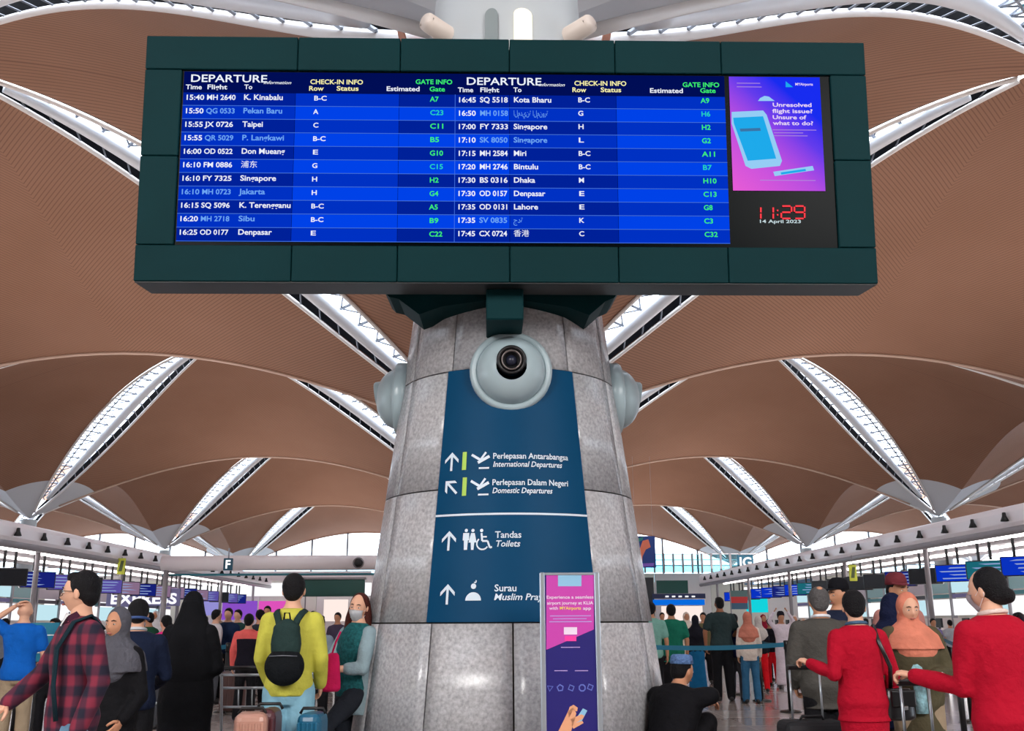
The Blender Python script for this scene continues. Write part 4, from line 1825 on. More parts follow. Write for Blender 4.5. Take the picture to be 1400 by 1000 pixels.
PQ = [belt_post(1307, 11.5, 'black belt post right of the olive coat woman'),
      belt_post(1319, 14.6, 'black belt post between the olive coat woman and nearest red suit woman'),
      belt_post(1290, 22, 'black belt post far behind the olive coat woman')]
belt(PQ[0], PQ[1]); belt(PQ[1], PQ[2])
# teal notice board on the second left post
c = at(55, 878, 12.3)
nt_ = empty('notice_board', (c.x, 12.3, c.z))
tag(nt_, 'teal notice board with white lines held above the left belt posts', 'notice')
bm = NB()
bbox(bm, -.2, .22, -.012, .012, -.23, .22, .01, 2)
nb_ = obj('board', bm, mat('teal notice', (10, 120, 150), .4), nt_)
bm = NB()
disc(bm, 0.02, .14, .035, 12)
bmesh.ops.transform(bm, matrix=M4.Translation((0, -.014, 0)) @ M4.Rotation(RAD(90), 4, 'X'), verts=bm.verts)
obj('emblem', bm, mat('notice yellow', (236, 226, 150), .5), nb_)
for q, (x0_, x1_, z_) in enumerate(((-.12, .16, .07), (-.16, -.04, -.04), (-.16, .14, -.09), (-.16, .1, -.13))):
    bm = NB()
    face(bm, ((x0_, -.014, z_), (x1_, -.014, z_), (x1_, -.014, z_ + .014), (x0_, -.014, z_ + .014)))
    obj('printed_line', bm, mat('notice white', (226, 238, 240), .5), nb_)
bm = NB()
tube(bm, [(0, .01, -.25), (0, .01, -c.z + .05)], .018, 8)
obj('pole', bm, BLACKP, nt_)
bm = NB()
lathe(bm, [(0, -c.z), (.15, -c.z), (.15, -c.z + .02), (.02, -c.z + .05)], 16)
obj('base', bm, BLACKP, nt_)
# ================================================================== people
def remesh(bm, voxel, smooth=6, fac=0.5):
    me = bpy.data.meshes.new('tmp')
    bm.to_mesh(me)
    bm.free()
    o = bpy.data.objects.new('tmp', me)
    WORK.collection.objects.link(o)
    r = o.modifiers.new('r', 'REMESH')
    r.mode = 'VOXEL'
    r.voxel_size = voxel
    r.use_smooth_shade = True
    if smooth:
        s = o.modifiers.new('s', 'SMOOTH')
        s.factor = fac
        s.iterations = smooth
    with bpy.context.temp_override(scene=WORK, view_layer=WORK.view_layers[0]):
        dg = bpy.context.evaluated_depsgraph_get()
    out = bpy.data.meshes.new_from_object(o.evaluated_get(dg))
    bpy.data.objects.remove(o)
    bpy.data.meshes.remove(me)
    for p in out.polygons:
        p.use_smooth = True
    return out


def mesh_obj(name, me, m, parent):
    me.name = name
    me.materials.clear()
    for q in (m if isinstance(m, (list, tuple)) else (m,)):
        me.materials.append(q)
    o = bpy.data.objects.new(name, me)
    return link(o, parent)


def add_bm(me, bm):
    """join extra geometry to a finished mesh"""
    b = bmesh.new()
    b.from_mesh(me)
    t = bpy.data.meshes.new('t')
    bm.to_mesh(t)
    bm.free()
    b.from_mesh(t)
    for f in b.faces:
        f.smooth = True
    b.to_mesh(me)
    b.free()
    bpy.data.meshes.remove(t)


def loft(bm, rings, seg=20, W=None):
    """rings: (cx, cy, z, rx, ry) ellipses, closed at both ends"""
    prev = None
    first = None
    for (cx, cy, z, rx, ry) in rings:
        ring = []
        for k in range(seg):
            a = 2 * pi * k / seg
            p = V((cx + rx * cos(a), cy + ry * sin(a), z))
            if W: p = W(p)
            ring.append(bm.verts.new(p))
        if prev:
            for k in range(seg):
                bm.faces.new((prev[k], prev[(k + 1) % seg], ring[(k + 1) % seg], ring[k]))
        else:
            first = ring
        prev = ring
    bm.faces.new(first[::-1])
    bm.faces.new(prev)


def limb(bm, pts, radii, seg=12):
    """tapered limb with round joints; splits each bone in two for a smooth bend"""
    P, R = [V(pts[0])], [radii[0]]
    for i in range(1, len(pts)):
        a, b_ = V(pts[i - 1]), V(pts[i])
        P.append(a.lerp(b_, .5)); R.append((radii[i - 1] + radii[i]) / 2 * 1.03)
        P.append(b_); R.append(radii[i])
    tube(bm, P, R, seg)
    for p, r in zip(pts, radii):
        bmesh.ops.create_icosphere(bm, subdivisions=2, radius=r * .99, matrix=M4.Translation(V(p)))


def head_bm(M, lod):
    """sculpted head; face towards +Y, centre of the skull at the origin of M"""
    bm = NB()
    us, vs_ = ((40, 30), (24, 18), (14, 10))[lod]
    res = bmesh.ops.create_uvsphere(bm, u_segments=us, v_segments=vs_, radius=1)
    g = lambda d, w: math.exp(-(d / w) ** 2)
    for v in bm.verts:
        n = v.co.copy()
        x, y, z = n.x * .075, n.y * .095, n.z * .116
        if n.z < 0:
            x *= 1 - .30 * (-n.z) ** 1.3
            if y > 0:
                y *= 1 - .12 * (-n.z)
                y += .012 * g(n.z + .85, .3) * g(n.x, .4)
            else:
                y *= 1 - .42 * (-n.z)
        if n.y > 0 and lod < 2:
            f = 1
            y += .024 * g(x, .011) * g(z + .028, .017) * f          # nose tip
            y += .012 * g(x, .009) * g(z + .005, .02) * f           # bridge
            y -= .010 * (g(x - .032, .016) + g(x + .032, .016)) * g(z - .004, .014)   # eye hollows
            y += .005 * g(z - .026, .01) * g(x, .045)              # brow
            y += .007 * g(x, .022) * g(z + .064, .008)             # lips
            y -= .003 * g(x, .025) * g(z + .080, .006)
            y += .004 * (g(x - .04, .02) + g(x + .04, .02)) * g(z + .03, .02)
        v.co = (x, y, z)
    for sg in (-1, 1):
        ellip(bm, (sg * .077, -.008, -.008), (.011, .019, .032), 8)
    bmesh.ops.transform(bm, matrix=M, verts=bm.verts)
    return bm


def hand_parts(bm_palm, bm_f, wrist, d, palm_n, curl, side, k=1.0):
    """palm goes to the body mesh, five fingers to a second mesh; palm_n = direction the palm faces"""
    d = V(d).normalized()
    n = V(palm_n)
    n = (n - d * n.dot(d)).normalized()
    s = d.cross(n).normalized() * side     # thumb side
    w = V(wrist)
    M = M4((( s.x, d.x, n.x, w.x + d.x * .048 * k), (s.y, d.y, n.y, w.y + d.y * .048 * k), (s.z, d.z, n.z, w.z + d.z * .048 * k), (0, 0, 0, 1)))
    ellip(bm_palm, (0, 0, 0), (.040 * k, .056 * k, .017 * k), 10, mtx=M)
    if bm_f is None:
        ellip(bm_palm, (0, .05 * k, .02 * k), (.033 * k, .035 * k, .018 * k), 8, mtx=M)
        return
    for i, (off, ln) in enumerate(((.028, .072), (.0095, .080), (-.0095, .074), (-.027, .058))):
        p = w + (d * .078 + s * off) * k
        pts = [p - d * .02 * k, p]
        ang = 0
        dd = d.copy()
        for q in range(3):
            ang += curl * (0.75 + .06 * i)
            dd = d * cos(ang) + n * sin(ang)
            p = p + dd * ln * (.42, .33, .25)[q] * k
            pts.append(p)
        tube(bm_f, pts, [.0095 * k, .0095 * k, .0088 * k, .008 * k, .0062 * k], 8)
        ellip(bm_f, pts[-1], (.0064 * k,) * 3, 6)
    p = w + (d * .028 + s * .030) * k
    q1 = p + (s * .022 + d * .020 + n * .012) * k
    q2 = q1 + (s * .004 + d * .026 + n * (.010 + .012 * curl)) * k
    q3 = q2 + (-s * .006 * curl + d * .018 + n * (.004 + .014 * curl)) * k
    tube(bm_f, [p, q1, q2, q3], [.014 * k, .0115 * k, .010 * k, .0075 * k], 8)


def cloth(name, rgb, bump=.35, bs=26, rough=.85, noise=.10, ns=9):
    return mat(name, rgb, rough, spec=.2, noise=noise, nscale=ns, bump=min(1.0, bump + .25), bscale=bs * .42, bdist=.045)


SKIN = {n: mat('skin ' + n, c, .5, spec=.35, noise=.05, nscale=14) for n, c in (('light', (222, 170, 142)), ('tan', (196, 140, 108)), ('brown', (158, 104, 76)), ('pale', (232, 186, 162)))}
HAIRM = {n: mat('hair ' + n, c, .55, spec=.18, noise=.3, nscale=70, bump=.6, bscale=120) for n, c in (('black', (18, 17, 20)), ('auburn', (74, 32, 26)), ('grey', (86, 84, 84)), ('brown', (52, 34, 26)))}
SHOE = mat('dark shoe leather', (26, 24, 26), .4)
SHOEW = mat('white sneaker', (214, 214, 212), .6)

TORSO = [(0, 0, .80, .10, .085), (0, 0, .86, .150, .105), (0, -.01, .93, .165, .118), (0, 0, 1.03, .142, .102), (0, 0, 1.12, .138, .100), (0, .005, 1.22, .156, .112),
         (0, 0, 1.32, .172, .115), (0, -.004, 1.38, .166, .102), (0, -.006, 1.42, .140, .086), (0, -.006, 1.455, .098, .070), (0, -.004, 1.48, .070, .062), (0, 0, 1.51, .055, .057)]


class Person:
    def __init__(s, label, X, Y, H, rz, lod, skin='tan', lean=0, side=0, twist=0, head=(0, 0, 0), arms=None, legs=None, build=1.0,
                 hair='short', hairc='black', z0=0.0, hip=None, group=None, female=False, cat='person'):
        s.k = H / 1.72
        s.lod = lod
        s.vox = (.0085, .014, .030)[lod]
        s.e = empty('person', (X, Y, z0), RAD(rz))
        s.e.scale = (s.k,) * 3
        tag(s.e, label, cat, group)
        s.build = build
        s.female = female
        s.hip = V(hip) if hip else V((0, 0, .93))
        s.dh = s.hip - V((0, 0, .93))
        s.Rb = M4.Rotation(RAD(twist), 4, 'Z') @ M4.Rotation(RAD(-lean), 4, 'X') @ M4.Rotation(RAD(side), 4, 'Y')
        s.skin = SKIN[skin]
        s.hairc = hairc
        hr = M4.Rotation(RAD(head[0]), 4, 'Z') @ M4.Rotation(RAD(-head[1]), 4, 'X') @ M4.Rotation(RAD(head[2]), 4, 'Y')
        hc = s.W(V((0, .015, 1.605)))
        s.HM = M4.Translation(hc) @ hr
        s.neck = s.W(V((0, -.004, 1.50)))
        arms = arms or {}
        s.A = {}
        sw = .174 if not female else .156
        for nm, sg in (('R', 1), ('L', -1)):
            sh = s.W(V((sg * sw * (.5 + .5 * build), -.005, 1.385)))
            a = arms.get(nm)
            if a is None:
                el = s.W(V((sg * (.235 if not female else .205) * (.6 + .4 * build), -.03, 1.12)))
                wr = s.W(V((sg * (.245 if not female else .21) * (.6 + .4 * build), .05, .88)))
                pn = V((-sg, .2, 0))
                curl = .35
            else:
                el, wr = V(a[0]), V(a[1])
                pn = V(a[2]) if len(a) > 2 else V((0, 0, -1))
                curl = a[3] if len(a) > 3 else .5
            s.A[nm] = (sh, el, wr, pn, curl, sg)
        legs = legs or {}
        s.Lg = {}
        for nm, sg in (('R', 1), ('L', -1)):
            hp = V((sg * .085, 0, .90)) + s.dh
            l = legs.get(nm)
            if l is None:
                kn, an = V((sg * .10, .012, .49)), V((sg * .115, -.02, .085))
                ft = V((sg * .25, 1, 0))
            else:
                kn, an = V(l[0]), V(l[1])
                ft = V(l[2]) if len(l) > 2 else V((sg * .2, 1, 0))
            s.Lg[nm] = (hp, kn, an, ft, sg)
        s.make_body()
        if hair: s.make_hair(hair)

    def W(s, p):
        if p.z <= .90:
            return p + s.dh
        t = min(1, (p.z - .90) / .12)
        q = V((0, 0, .93)) + s.Rb @ (p - V((0, 0, .93)))
        return p.lerp(q, t) + s.dh

    def make_body(s):
        bm = NB()
        b = s.build
        T = [(x, y, z, rx * b * (.94 if s.female and 1.0 < z < 1.2 else 1), ry * b) for x, y, z, rx, ry in TORSO[:-3]] + TORSO[-3:]
        loft(bm, T, 18, s.W)
        limb(bm, [s.W(V((0, -.008, 1.44))), s.neck, s.HM @ V((0, -.015, -.05))], [.06, .055, .052])
        fb = NB() if s.lod < 2 else None
        for nm, (sh, el, wr, pn, curl, sg) in s.A.items():
            limb(bm, [sh, el, wr], [.048 * b, .038 * b, .026])
            d = (wr - el).normalized()
            hand_parts(bm, fb, wr, d, pn, curl, sg if s.lod < 2 else sg)
        for nm, (hp, kn, an, ft, sg) in s.Lg.items():
            limb(bm, [hp, kn, an], [.082 * b, .054 * b, .038])
            f = ft.normalized()
            tube(bm, [an + V((0, 0, -.03)) - f * .05, an + V((0, 0, -.045)) + f * .06, an + V((0, 0, -.055)) + f * .16], [.036, .036, .026], 10)
        hb = head_bm(s.HM, s.lod)
        if s.lod == 0:
            me = remesh(bm, s.vox, 5)
            add_bm(me, hb)
        else:
            t = bpy.data.meshes.new('t')
            hb.to_mesh(t); hb.free()
            bm.from_mesh(t)
            bpy.data.meshes.remove(t)
            me = remesh(bm, min(s.vox, .011) if s.lod == 1 else s.vox, 2)
        if fb is not None:
            add_bm(me, fb)
        s.body = mesh_obj('body', me, s.skin, s.e)

    def make_hair(s, kind):
        bm = NB()
        M = s.HM
        if kind in ('short', 'bun', 'long', 'tail', 'crop', 'bob'):
            ellip(bm, (0, -.022, .028), (.087 if kind != 'crop' else .080, .092, .100 if kind != 'crop' else .094), 16, mtx=M)
            ellip(bm, (0, -.055, -.01), (.072, .055, .075), 14, mtx=M)
            if kind in ('short', 'crop'):
                ellip(bm, (0, .035, .085), (.058, .045, .035), 12, mtx=M)
        if kind == 'bun':
            ellip(bm, (0, -.112, -.035), (.045, .036, .042), 12, mtx=M)
            ellip(bm, (0, -.08, -.045), (.05, .04, .04), 12, mtx=M)
        if kind == 'tail':
            limb(bm, [M @ V((0, -.10, .02)), M @ V((0, -.14, -.05)), M @ V((0, -.12, -.20))], [.03, .035, .018])
        if kind in ('long', 'bob'):
            L = .36 if kind == 'long' else .17
            for sg in (-1, 0, 1):
                a = M @ V((sg * .055, -.035 if sg else -.07, .03))
                b_ = M @ V((sg * .082, -.03 if sg else -.09, -.10))
                c = b_ + V((sg * .025, (.04 if sg else -.03), -(L - .13)))
                limb(bm, [a, b_, c], [.035, .042, .022])
        me = remesh(bm, max(.008, s.vox * .8), 3)
        s.hair = mesh_obj('hair', me, HAIRM[s.hairc], s.e)

    def face(s, glasses=False, mask=False, brows=True):
        """eyes, brows and lips as small parts"""
        EW, ED = mat('eye white', (226, 222, 216), .3), mat('eye dark', (30, 20, 18), .2)
        for sg in (-1, 1):
            bm = NB()
            ellip(bm, (sg * .031, .0815, .003), (.0120, .0065, .0050), 10, mtx=s.HM)
            e = obj('eye', bm, EW, s.e, True)
            bm = NB()
            ellip(bm, (sg * .031, .0860, .003), (.0056, .0028, .0047), 8, mtx=s.HM)
            obj('iris', bm, ED, e, True)
            if brows:
                bm = NB()
                tube(bm, [s.HM @ V((sg * x, y, z)) for x, y, z in ((.014, .0945, .026), (.03, .091, .032), (.047, .080, .026))], [.003, .0042, .002], 6)
                obj('eyebrow', bm, HAIRM['black'], s.e, True)
        if not mask:
            bm = NB()
            tube(bm, [s.HM @ V((x, y, z)) for x, y, z in ((-.024, .083, -.066), (-.01, .094, -.063), (0, .095, -.064), (.01, .094, -.063), (.024, .083, -.066))], [.002, .0055, .006, .0055, .002], 6)
            obj('lips', bm, mat('lip colour', (168, 92, 84), .4), s.e, True)
        if glasses:
            s.glasses()
        if mask:
            s.mask(mask)

    def glasses(s):
        bm = NB()
        for sg in (-1, 1):
            c = V((sg * .033, .1, .0))
            pts = [s.HM @ (c + V((.024 * cos(t), -.004 * abs(cos(t)), .017 * sin(t)))) for t in [2 * pi * q / 16 for q in range(17)]]
            tube(bm, pts, .0018, 6, False)
            tube(bm, [s.HM @ V((sg * .057, .098, .006)), s.HM @ V((sg * .079, .06, .008)), s.HM @ V((sg * .082, -.01, .004))], .002, 6)
        tube(bm, [s.HM @ V((-.009, .104, .003)), s.HM @ V((.009, .104, .003))], .0018, 6)
        g = obj('spectacles', bm, mat('thin dark spectacle frame', (40, 36, 38), .3, .5), s.e, True)
        for sg in (-1, 1):
            bm = NB()
            face(bm, [s.HM @ (V((sg * .033, .1, 0)) + V((.023 * cos(t), 0, .016 * sin(t)))) for t in [2 * pi * q / 14 for q in range(14)]])
            obj('lens', bm, glass('spectacle lens', (225, 230, 235), .1), g)

    def mask(s, rgb=(206, 216, 226)):
        bm = NB()
        n, m_ = 12, 8
        G = []
        for j in range(m_ + 1):
            v = j / m_
            row = []
            for i in range(n + 1):
                u = -1 + 2 * i / n
                z = -.018 - .088 * v
                hw = .066 - .014 * v
                yy = .088 + .034 * math.exp(-((v - .25) / .5) ** 2) - .058 * u * u - .022 * v * v
                row.append(bm.verts.new(s.HM @ V((u * hw, yy, z - .012 * (1 - u * u) * (v - .4)))))
            G.append(row)
        for j in range(m_):
            for i in range(n):
                bm.faces.new((G[j][i], G[j][i + 1], G[j + 1][i + 1], G[j + 1][i]))
        bmesh.ops.solidify(bm, geom=bm.faces[:], thickness=.004)
        mk = obj('face_mask', bm, mat('pale mask %d' % rgb[0], rgb, .9, spec=.1), s.e, True)
        bm = NB()
        for sg in (-1, 1):
            tube(bm, [s.HM @ V((sg * .065, .035, -.025)), s.HM @ V((sg * .082, -.012, .02)), s.HM @ V((sg * .084, -.025, -.02)), s.HM @ V((sg * .055, .03, -.09))], .0018, 5)
        obj('ear_loops', bm, mat('pale mask %d' % rgb[0], rgb, .9, spec=.1), mk)

    # ---- clothes
    def top(s, m, hem=.86, ease=.016, sleeve=1.0, flare=0.0, name='shirt', neck=1.475, arms=True, sl_ease=.014, only=None):
        bm = NB()
        b = s.build
        T = []
        for (x, y, z, rx, ry) in TORSO:
            if z < hem - .001 or z > neck: continue
            T.append((x, y, z, rx * b + ease, ry * b + ease))
        T0 = min(TORSO, key=lambda r: abs(r[2] - hem))
        T = [(0, -.005, hem, max(T0[3], .150) * b + ease + flare, max(T0[4], .105) * b + ease + flare)] + [t for t in T if t[2] > hem + .02]
        T.append((0, -.004, neck, .072 + ease * .4, .064 + ease * .4))
        loft(bm, T, 20, s.W)
        if arms:
            for nm, (sh, el, wr, pn, curl, sg) in s.A.items():
                if only and nm != only: continue
                if sleeve >= .99:
                    pts = [sh, el, el.lerp(wr, .96)]
                    rr = [.052 * b + sl_ease, .041 * b + sl_ease, .032 + sl_ease * .8]
                elif sleeve > .5:
                    pts = [sh, el, el.lerp(wr, (sleeve - .5) * 2)]
                    rr = [.052 * b + sl_ease, .041 * b + sl_ease, .038 + sl_ease * .8]
                else:
                    pts = [sh, sh.lerp(el, sleeve * 2)]
                    rr = [.052 * b + sl_ease, .047 * b + sl_ease * 1.3]
                limb(bm, pts, rr)
        me = remesh(bm, s.vox * 1.1, 9)
        return mesh_obj(name, me, m, s.e)

    def trousers(s, m, ease=.014, length=1.0, name='trousers', waist=1.03, taper=.012):
        bm = NB()
        b = s.build
        T = [(x, y, z, rx * b + ease, ry * b + ease) for x, y, z, rx, ry in TORSO if .79 < z < waist + .01]
        loft(bm, T, 18, s.W)
        for nm, (hp, kn, an, ft, sg) in s.Lg.items():
            end = kn.lerp(an, length) if length <= 1 else an
            limb(bm, [hp, kn, end], [.086 * b + ease, .060 * b + ease, .046 + ease + taper])
        me = remesh(bm, s.vox * 1.1, 4)
        return mesh_obj(name, me, m, s.e)

    def skirt(s, m, hem=.15, w0=.15, w1=.24, name='skirt', top_z=1.05, dy=0.0):
        bm = NB()
        R = []
        for i in range(9):
            t = i / 8
            z = top_z + (hem - top_z) * t
            hipb = .03 * math.exp(-((z - .88) / .12) ** 2)
            R.append((0, dy * t, z, w0 + (w1 - w0) * t + hipb, (w0 + (w1 - w0) * t) * .75 + hipb))
        loft(bm, R[::-1], 22, s.W)
        me = remesh(bm, s.vox * 1.2, 3)
        return mesh_obj(name, me, m, s.e)

    def shoes(s, m=None):
        for nm, (hp, kn, an, ft, sg) in s.Lg.items():
            bm = NB()
            f = ft.normalized()
            tube(bm, [an + V((0, 0, -.035)) - f * .075, an + V((0, 0, -.028)) - f * .02, an + V((0, 0, -.042)) + f * .07, an + V((0, 0, -.055)) + f * .15, an + V((0, 0, -.06)) + f * .19],
                 [.034, .046, .046, .040, .022], 12)
            obj('shoe', bm, m or SHOE, s.e, True)

    def scarf(s, m, drape=1.24, w=.20, name='headscarf', ease=.022, open_face=True):
        bm = NB()
        yo = -.022 if open_face else -.008
        ellip(bm, (0, yo, .014), (.092, .100, .127), 18, mtx=s.HM)
        ellip(bm, (0, yo - .005, -.075), (.088, .092, .07), 16, mtx=s.HM)
        c = s.HM @ V((0, -.01, -.09))
        sh = s.W(V((0, -.005, 1.40)))
        lo = s.W(V((0, 0, drape)))
        b, e = s.build, ease
        s2, s3 = s.W(V((0, -.005, 1.455))), s.W(V((0, 0, 1.32)))
        ax = [c, s2, sh, s3, lo]
        R = [(p.x, p.y, p.z, rx, ry) for p, (rx, ry) in zip(ax, ((.082, .085), (.108 * b + e, .085 * b + e), (.158 * b + e + .014, .10 * b + e + .022), (.172 * b + e + .022, .115 * b + e + .03), (.172 * b + e + .036, .115 * b + e + .042)))]
        loft(bm, R[::-1], 20)
        for sy_ in (-1, 1):
            p_ = s.W(V((0, sy_ * (.075 * b + e * .6), drape - .005)))
            ellip(bm, p_, (.115 * b + e, .05 + e * .7, .105), 14)
        me = remesh(bm, s.vox, 7)
        return mesh_obj(name, me, m, s.e)

    def cap(s, m, brim=True, name='cap', brim_dir=0, flat=False):
        bm = NB()
        lathe(bm, [(.0, .142), (.05, .137), (.078, .112), (.090, .07), (.092, .035), (.086, .030), (0, .030)] if not flat else
              [(.0, .118), (.070, .115), (.086, .10), (.093, .045), (.088, .04), (0, .04)], 20, mtx=s.HM @ M4.Translation((0, -.012, .014)) @ M4.Rotation(RAD(6), 4, 'X') @ M4.Diagonal((.96, 1.08, 1, 1)))
        c = obj(name, bm, m, s.e, True)
        if brim:
            bm = NB()
            bmesh.ops.create_cone(bm, cap_ends=True, segments=18, radius1=.075, radius2=.07, depth=.008,
                                  matrix=s.HM @ M4.Rotation(RAD(brim_dir), 4, 'Z') @ M4.Translation((0, .085, .060)) @ M4.Rotation(RAD(-4), 4, 'X') @ M4.Diagonal((.95, 1, 1, 1)))
            obj('brim', bm, m, c, True)
        return c

    def lapel_collar(s, m, name='collar'):
        bm = NB()
        pts = []
        for q in range(17):
            a = 2 * pi * q / 16
            pts.append(s.W(V((.070 * cos(a), -.004 + .066 * sin(a), 1.483 + .012 * (-sin(a))))))
        tube(bm, pts, .013, 8, False, flat=1.0)
        return obj(name, bm, m, s.e, True)

    def local(s, p):
        """person-local point -> world"""
        return M4.Translation(s.e.location) @ M4.Rotation(s.e.rotation_euler.z, 4, 'Z') @ M4.Scale(s.k, 4) @ V(p)


def hx(px, py, Y):
    return at(px, py, Y).x


def plaid_material():
    m = bpy.data.materials.new('maroon and navy plaid flannel')
    m.use_nodes = True
    N, L = m.node_tree.nodes, m.node_tree.links
    b = N['Principled BSDF']
    b.inputs['Roughness'].default_value = .85
    t = N.new('ShaderNodeTexCoord')
    s = N.new('ShaderNodeSeparateXYZ')
    L.new(t.outputs['Object'], s.inputs[0])
    outs = []
    ad = N.new('ShaderNodeMath'); ad.operation = 'ADD'
    L.new(s.outputs[0], ad.inputs[0]); L.new(s.outputs[1], ad.inputs[1])
    for src in (ad.outputs[0], s.outputs[2]):
        f = N.new('ShaderNodeMath'); f.operation = 'MULTIPLY'; f.inputs[1].default_value = 2 * pi / .11
        L.new(src, f.inputs[0])
        c = N.new('ShaderNodeMath'); c.operation = 'SINE'
        L.new(f.outputs[0], c.inputs[0])
        g = N.new('ShaderNodeMath'); g.operation = 'MULTIPLY_ADD'; g.inputs[1].default_value = 1.2; g.inputs[2].default_value = .5; g.use_clamp = True
        L.new(c.outputs[0], g.inputs[0])
        outs.append(g.outputs[0])
    a = N.new('ShaderNodeMath'); a.operation = 'ADD'
    L.new(outs[0], a.inputs[0]); L.new(outs[1], a.inputs[1])
    h = N.new('ShaderNodeMath'); h.operation = 'MULTIPLY'; h.inputs[1].default_value = .5
    L.new(a.outputs[0], h.inputs[0])
    r = N.new('ShaderNodeValToRGB')
    r.color_ramp.elements[0].color = lin((24, 20, 42))
    r.color_ramp.elements[1].color = lin((128, 34, 58))
    e = r.color_ramp.elements.new(.5)
    e.color = lin((78, 26, 50))
    L.new(h.outputs[0], r.inputs[0])
    L.new(r.outputs[0], b.inputs['Base Color'])
    return m


# ---- 1 man in the plaid shirt, nearest on the left
p1 = Person('man in maroon and navy plaid shirt with glasses, reaching out to the left', hx(113, 820, 5.8), 5.8, 1.69, 128, 0, 'light',
            head=(-38, 2, 0), arms={'R': ((.26, .10, 1.15), (.20, .29, 1.00), (0, .2, -1), .25), 'L': ((-.245, -.06, 1.12), (-.235, .03, .87), (1, .2, 0), .3)})
sh = p1.top(plaid_material(), hem=.84, ease=.026, sleeve=1.0, sl_ease=.02, name='plaid_shirt')
p1.face(glasses=True)
p1.trousers(cloth('faded blue denim', (110, 150, 180)))
p1.shoes()
bm = NB()
for sg in (-1, 1):
    face(bm, [p1.W(V((sg * .025, .108, 1.425))), p1.W(V((sg * .078, .082, 1.435))), p1.W(V((sg * .088, .03, 1.475))), p1.W(V((sg * .066, .045, 1.50))), p1.W(V((sg * .02, .078, 1.475)))])
bmesh.ops.solidify(bm, geom=bm.faces[:], thickness=.012)
obj('shirt_collar', bm, cloth('maroon collar', (60, 24, 44)), p1.e)
bm = NB()
tube(bm, [p1.W(V((0, .052, 1.475))), p1.W(V((0, .092, 1.41)))], [.035, .02], 8)
obj('undershirt', bm, cloth('white undershirt', (220, 220, 222)), p1.e, True)
bm = NB()
tube(bm, [p1.W(V(q)) for q in ((-.10, -.10, 1.40), (-.115, -.02, 1.475), (-.115, .07, 1.44), (-.12, .145, 1.30), (-.125, .145, 1.10), (-.15, .12, .92))], [.028] * 6, 8, flat=.35)
obj('bag_strap', bm, cloth('dark teal strap', (16, 40, 50)), p1.e, True)
bm = NB()
w_ = p1.A['L'][2]
lathe(bm, [(.034, -.012), (.038, -.008), (.038, .008), (.034, .012)], 16, mtx=M4.Translation(w_ + V((0, -.01, .02))))
obj('wristband', bm, BLACKP, p1.e, True)

# ---- 2 woman in the grey headscarf behind him
p2 = Person('woman in grey headscarf and black jacket behind the plaid shirt man', hx(162, 850, 6.9), 6.9, 1.50, 165, 1, 'tan', hair=None, female=True,
            arms={'R': ((.24, .02, 1.10), (.16, .20, 1.02), (0, 0, -1), .8), 'L': ((-.25, .0, 1.08), (-.20, .14, .92), (1, 0, 0), .5)}, build=1.08)
p2.face()
p2.scarf(cloth('charcoal grey scarf', (84, 84, 92), bump=.8), drape=1.26, ease=.04)
p2.top(cloth('black zip jacket', (14, 14, 18)), hem=.80, ease=.04, flare=.03, name='jacket')
p2.trousers(cloth('pale blue jeans', (150, 176, 200)))
p2.shoes()

# ---- 3 man in navy shirt, back view
p3 = Person('man in navy shirt with pale collar, seen from behind, left of the black robe', hx(188, 850, 7.75), 7.75, 1.58, 14, 1, 'light', build=1.08,
            arms={'R': ((.25, .06, 1.12), (.15, .30, 1.02), (0, 0, -1), .8), 'L': ((-.25, .06, 1.12), (-.15, .30, 1.02), (0, 0, -1), .8)}, head=(0, 6, 0))
p3.top(cloth('dark navy knit', (18, 28, 52)), hem=.86, ease=.024, name='shirt')
p3.lapel_collar(cloth('pale collar', (200, 204, 212)))
p3.trousers(cloth('black trousers', (20, 20, 24)))
p3.shoes()
bm = NB()
tube(bm, [p3.HM @ V((.088 * cos(t), -.02 - .09 * sin(t), -.045 + .01 * sin(t))) for t in [pi * q / 12 for q in range(13)]], .012, 8)
obj('headphone_band', bm, mat('blue headphone', (46, 74, 130), .4), p3.e, True)

# ---- 4 woman in the long black robe
p4 = Person('woman in long black robe and veil seen from behind, beside a belt post', hx(262, 850, 8.5), 8.5, 1.65, 0, 1, 'tan', hair=None, female=True, build=1.0,
            arms={'R': ((.23, .0, 1.12), (.13, .2, 1.14), (0, 0, -1), .8), 'L': ((-.23, .0, 1.12), (-.13, .2, 1.14), (0, 0, -1), .8)})
BLKR = cloth('black robe cloth', (10, 11, 16), bump=.5, bs=14)
p4.top(BLKR, hem=1.0, ease=.02, sl_ease=.03)
p4.skirt(BLKR, hem=.03, w0=.19, w1=.25, name='robe', top_z=1.30)
p4.scarf(BLKR, drape=1.34, ease=-.01, name='veil', open_face=False)
bm = NB()
loft(bm, [(0, 0, .95, .20, .16), (0, 0, 1.06, .232, .18), (0, 0, 1.16, .236, .18), (0, 0, 1.28, .215, .17), (0, 0, 1.38, .190, .155), (0, 0, 1.47, .145, .135), (0, 0, 1.56, .108, .12), (0, 0, 1.66, .085, .11)], 24)
for sg in (-1, 1):
    limb(bm, [V((sg * .15, 0, 1.33)), V((sg * .235, .0, 1.10)), V((sg * .15, .2, 1.15))], [.06, .075, .05])
mesh_obj('cape', remesh(bm, .014, 12), BLKR, p4.e)

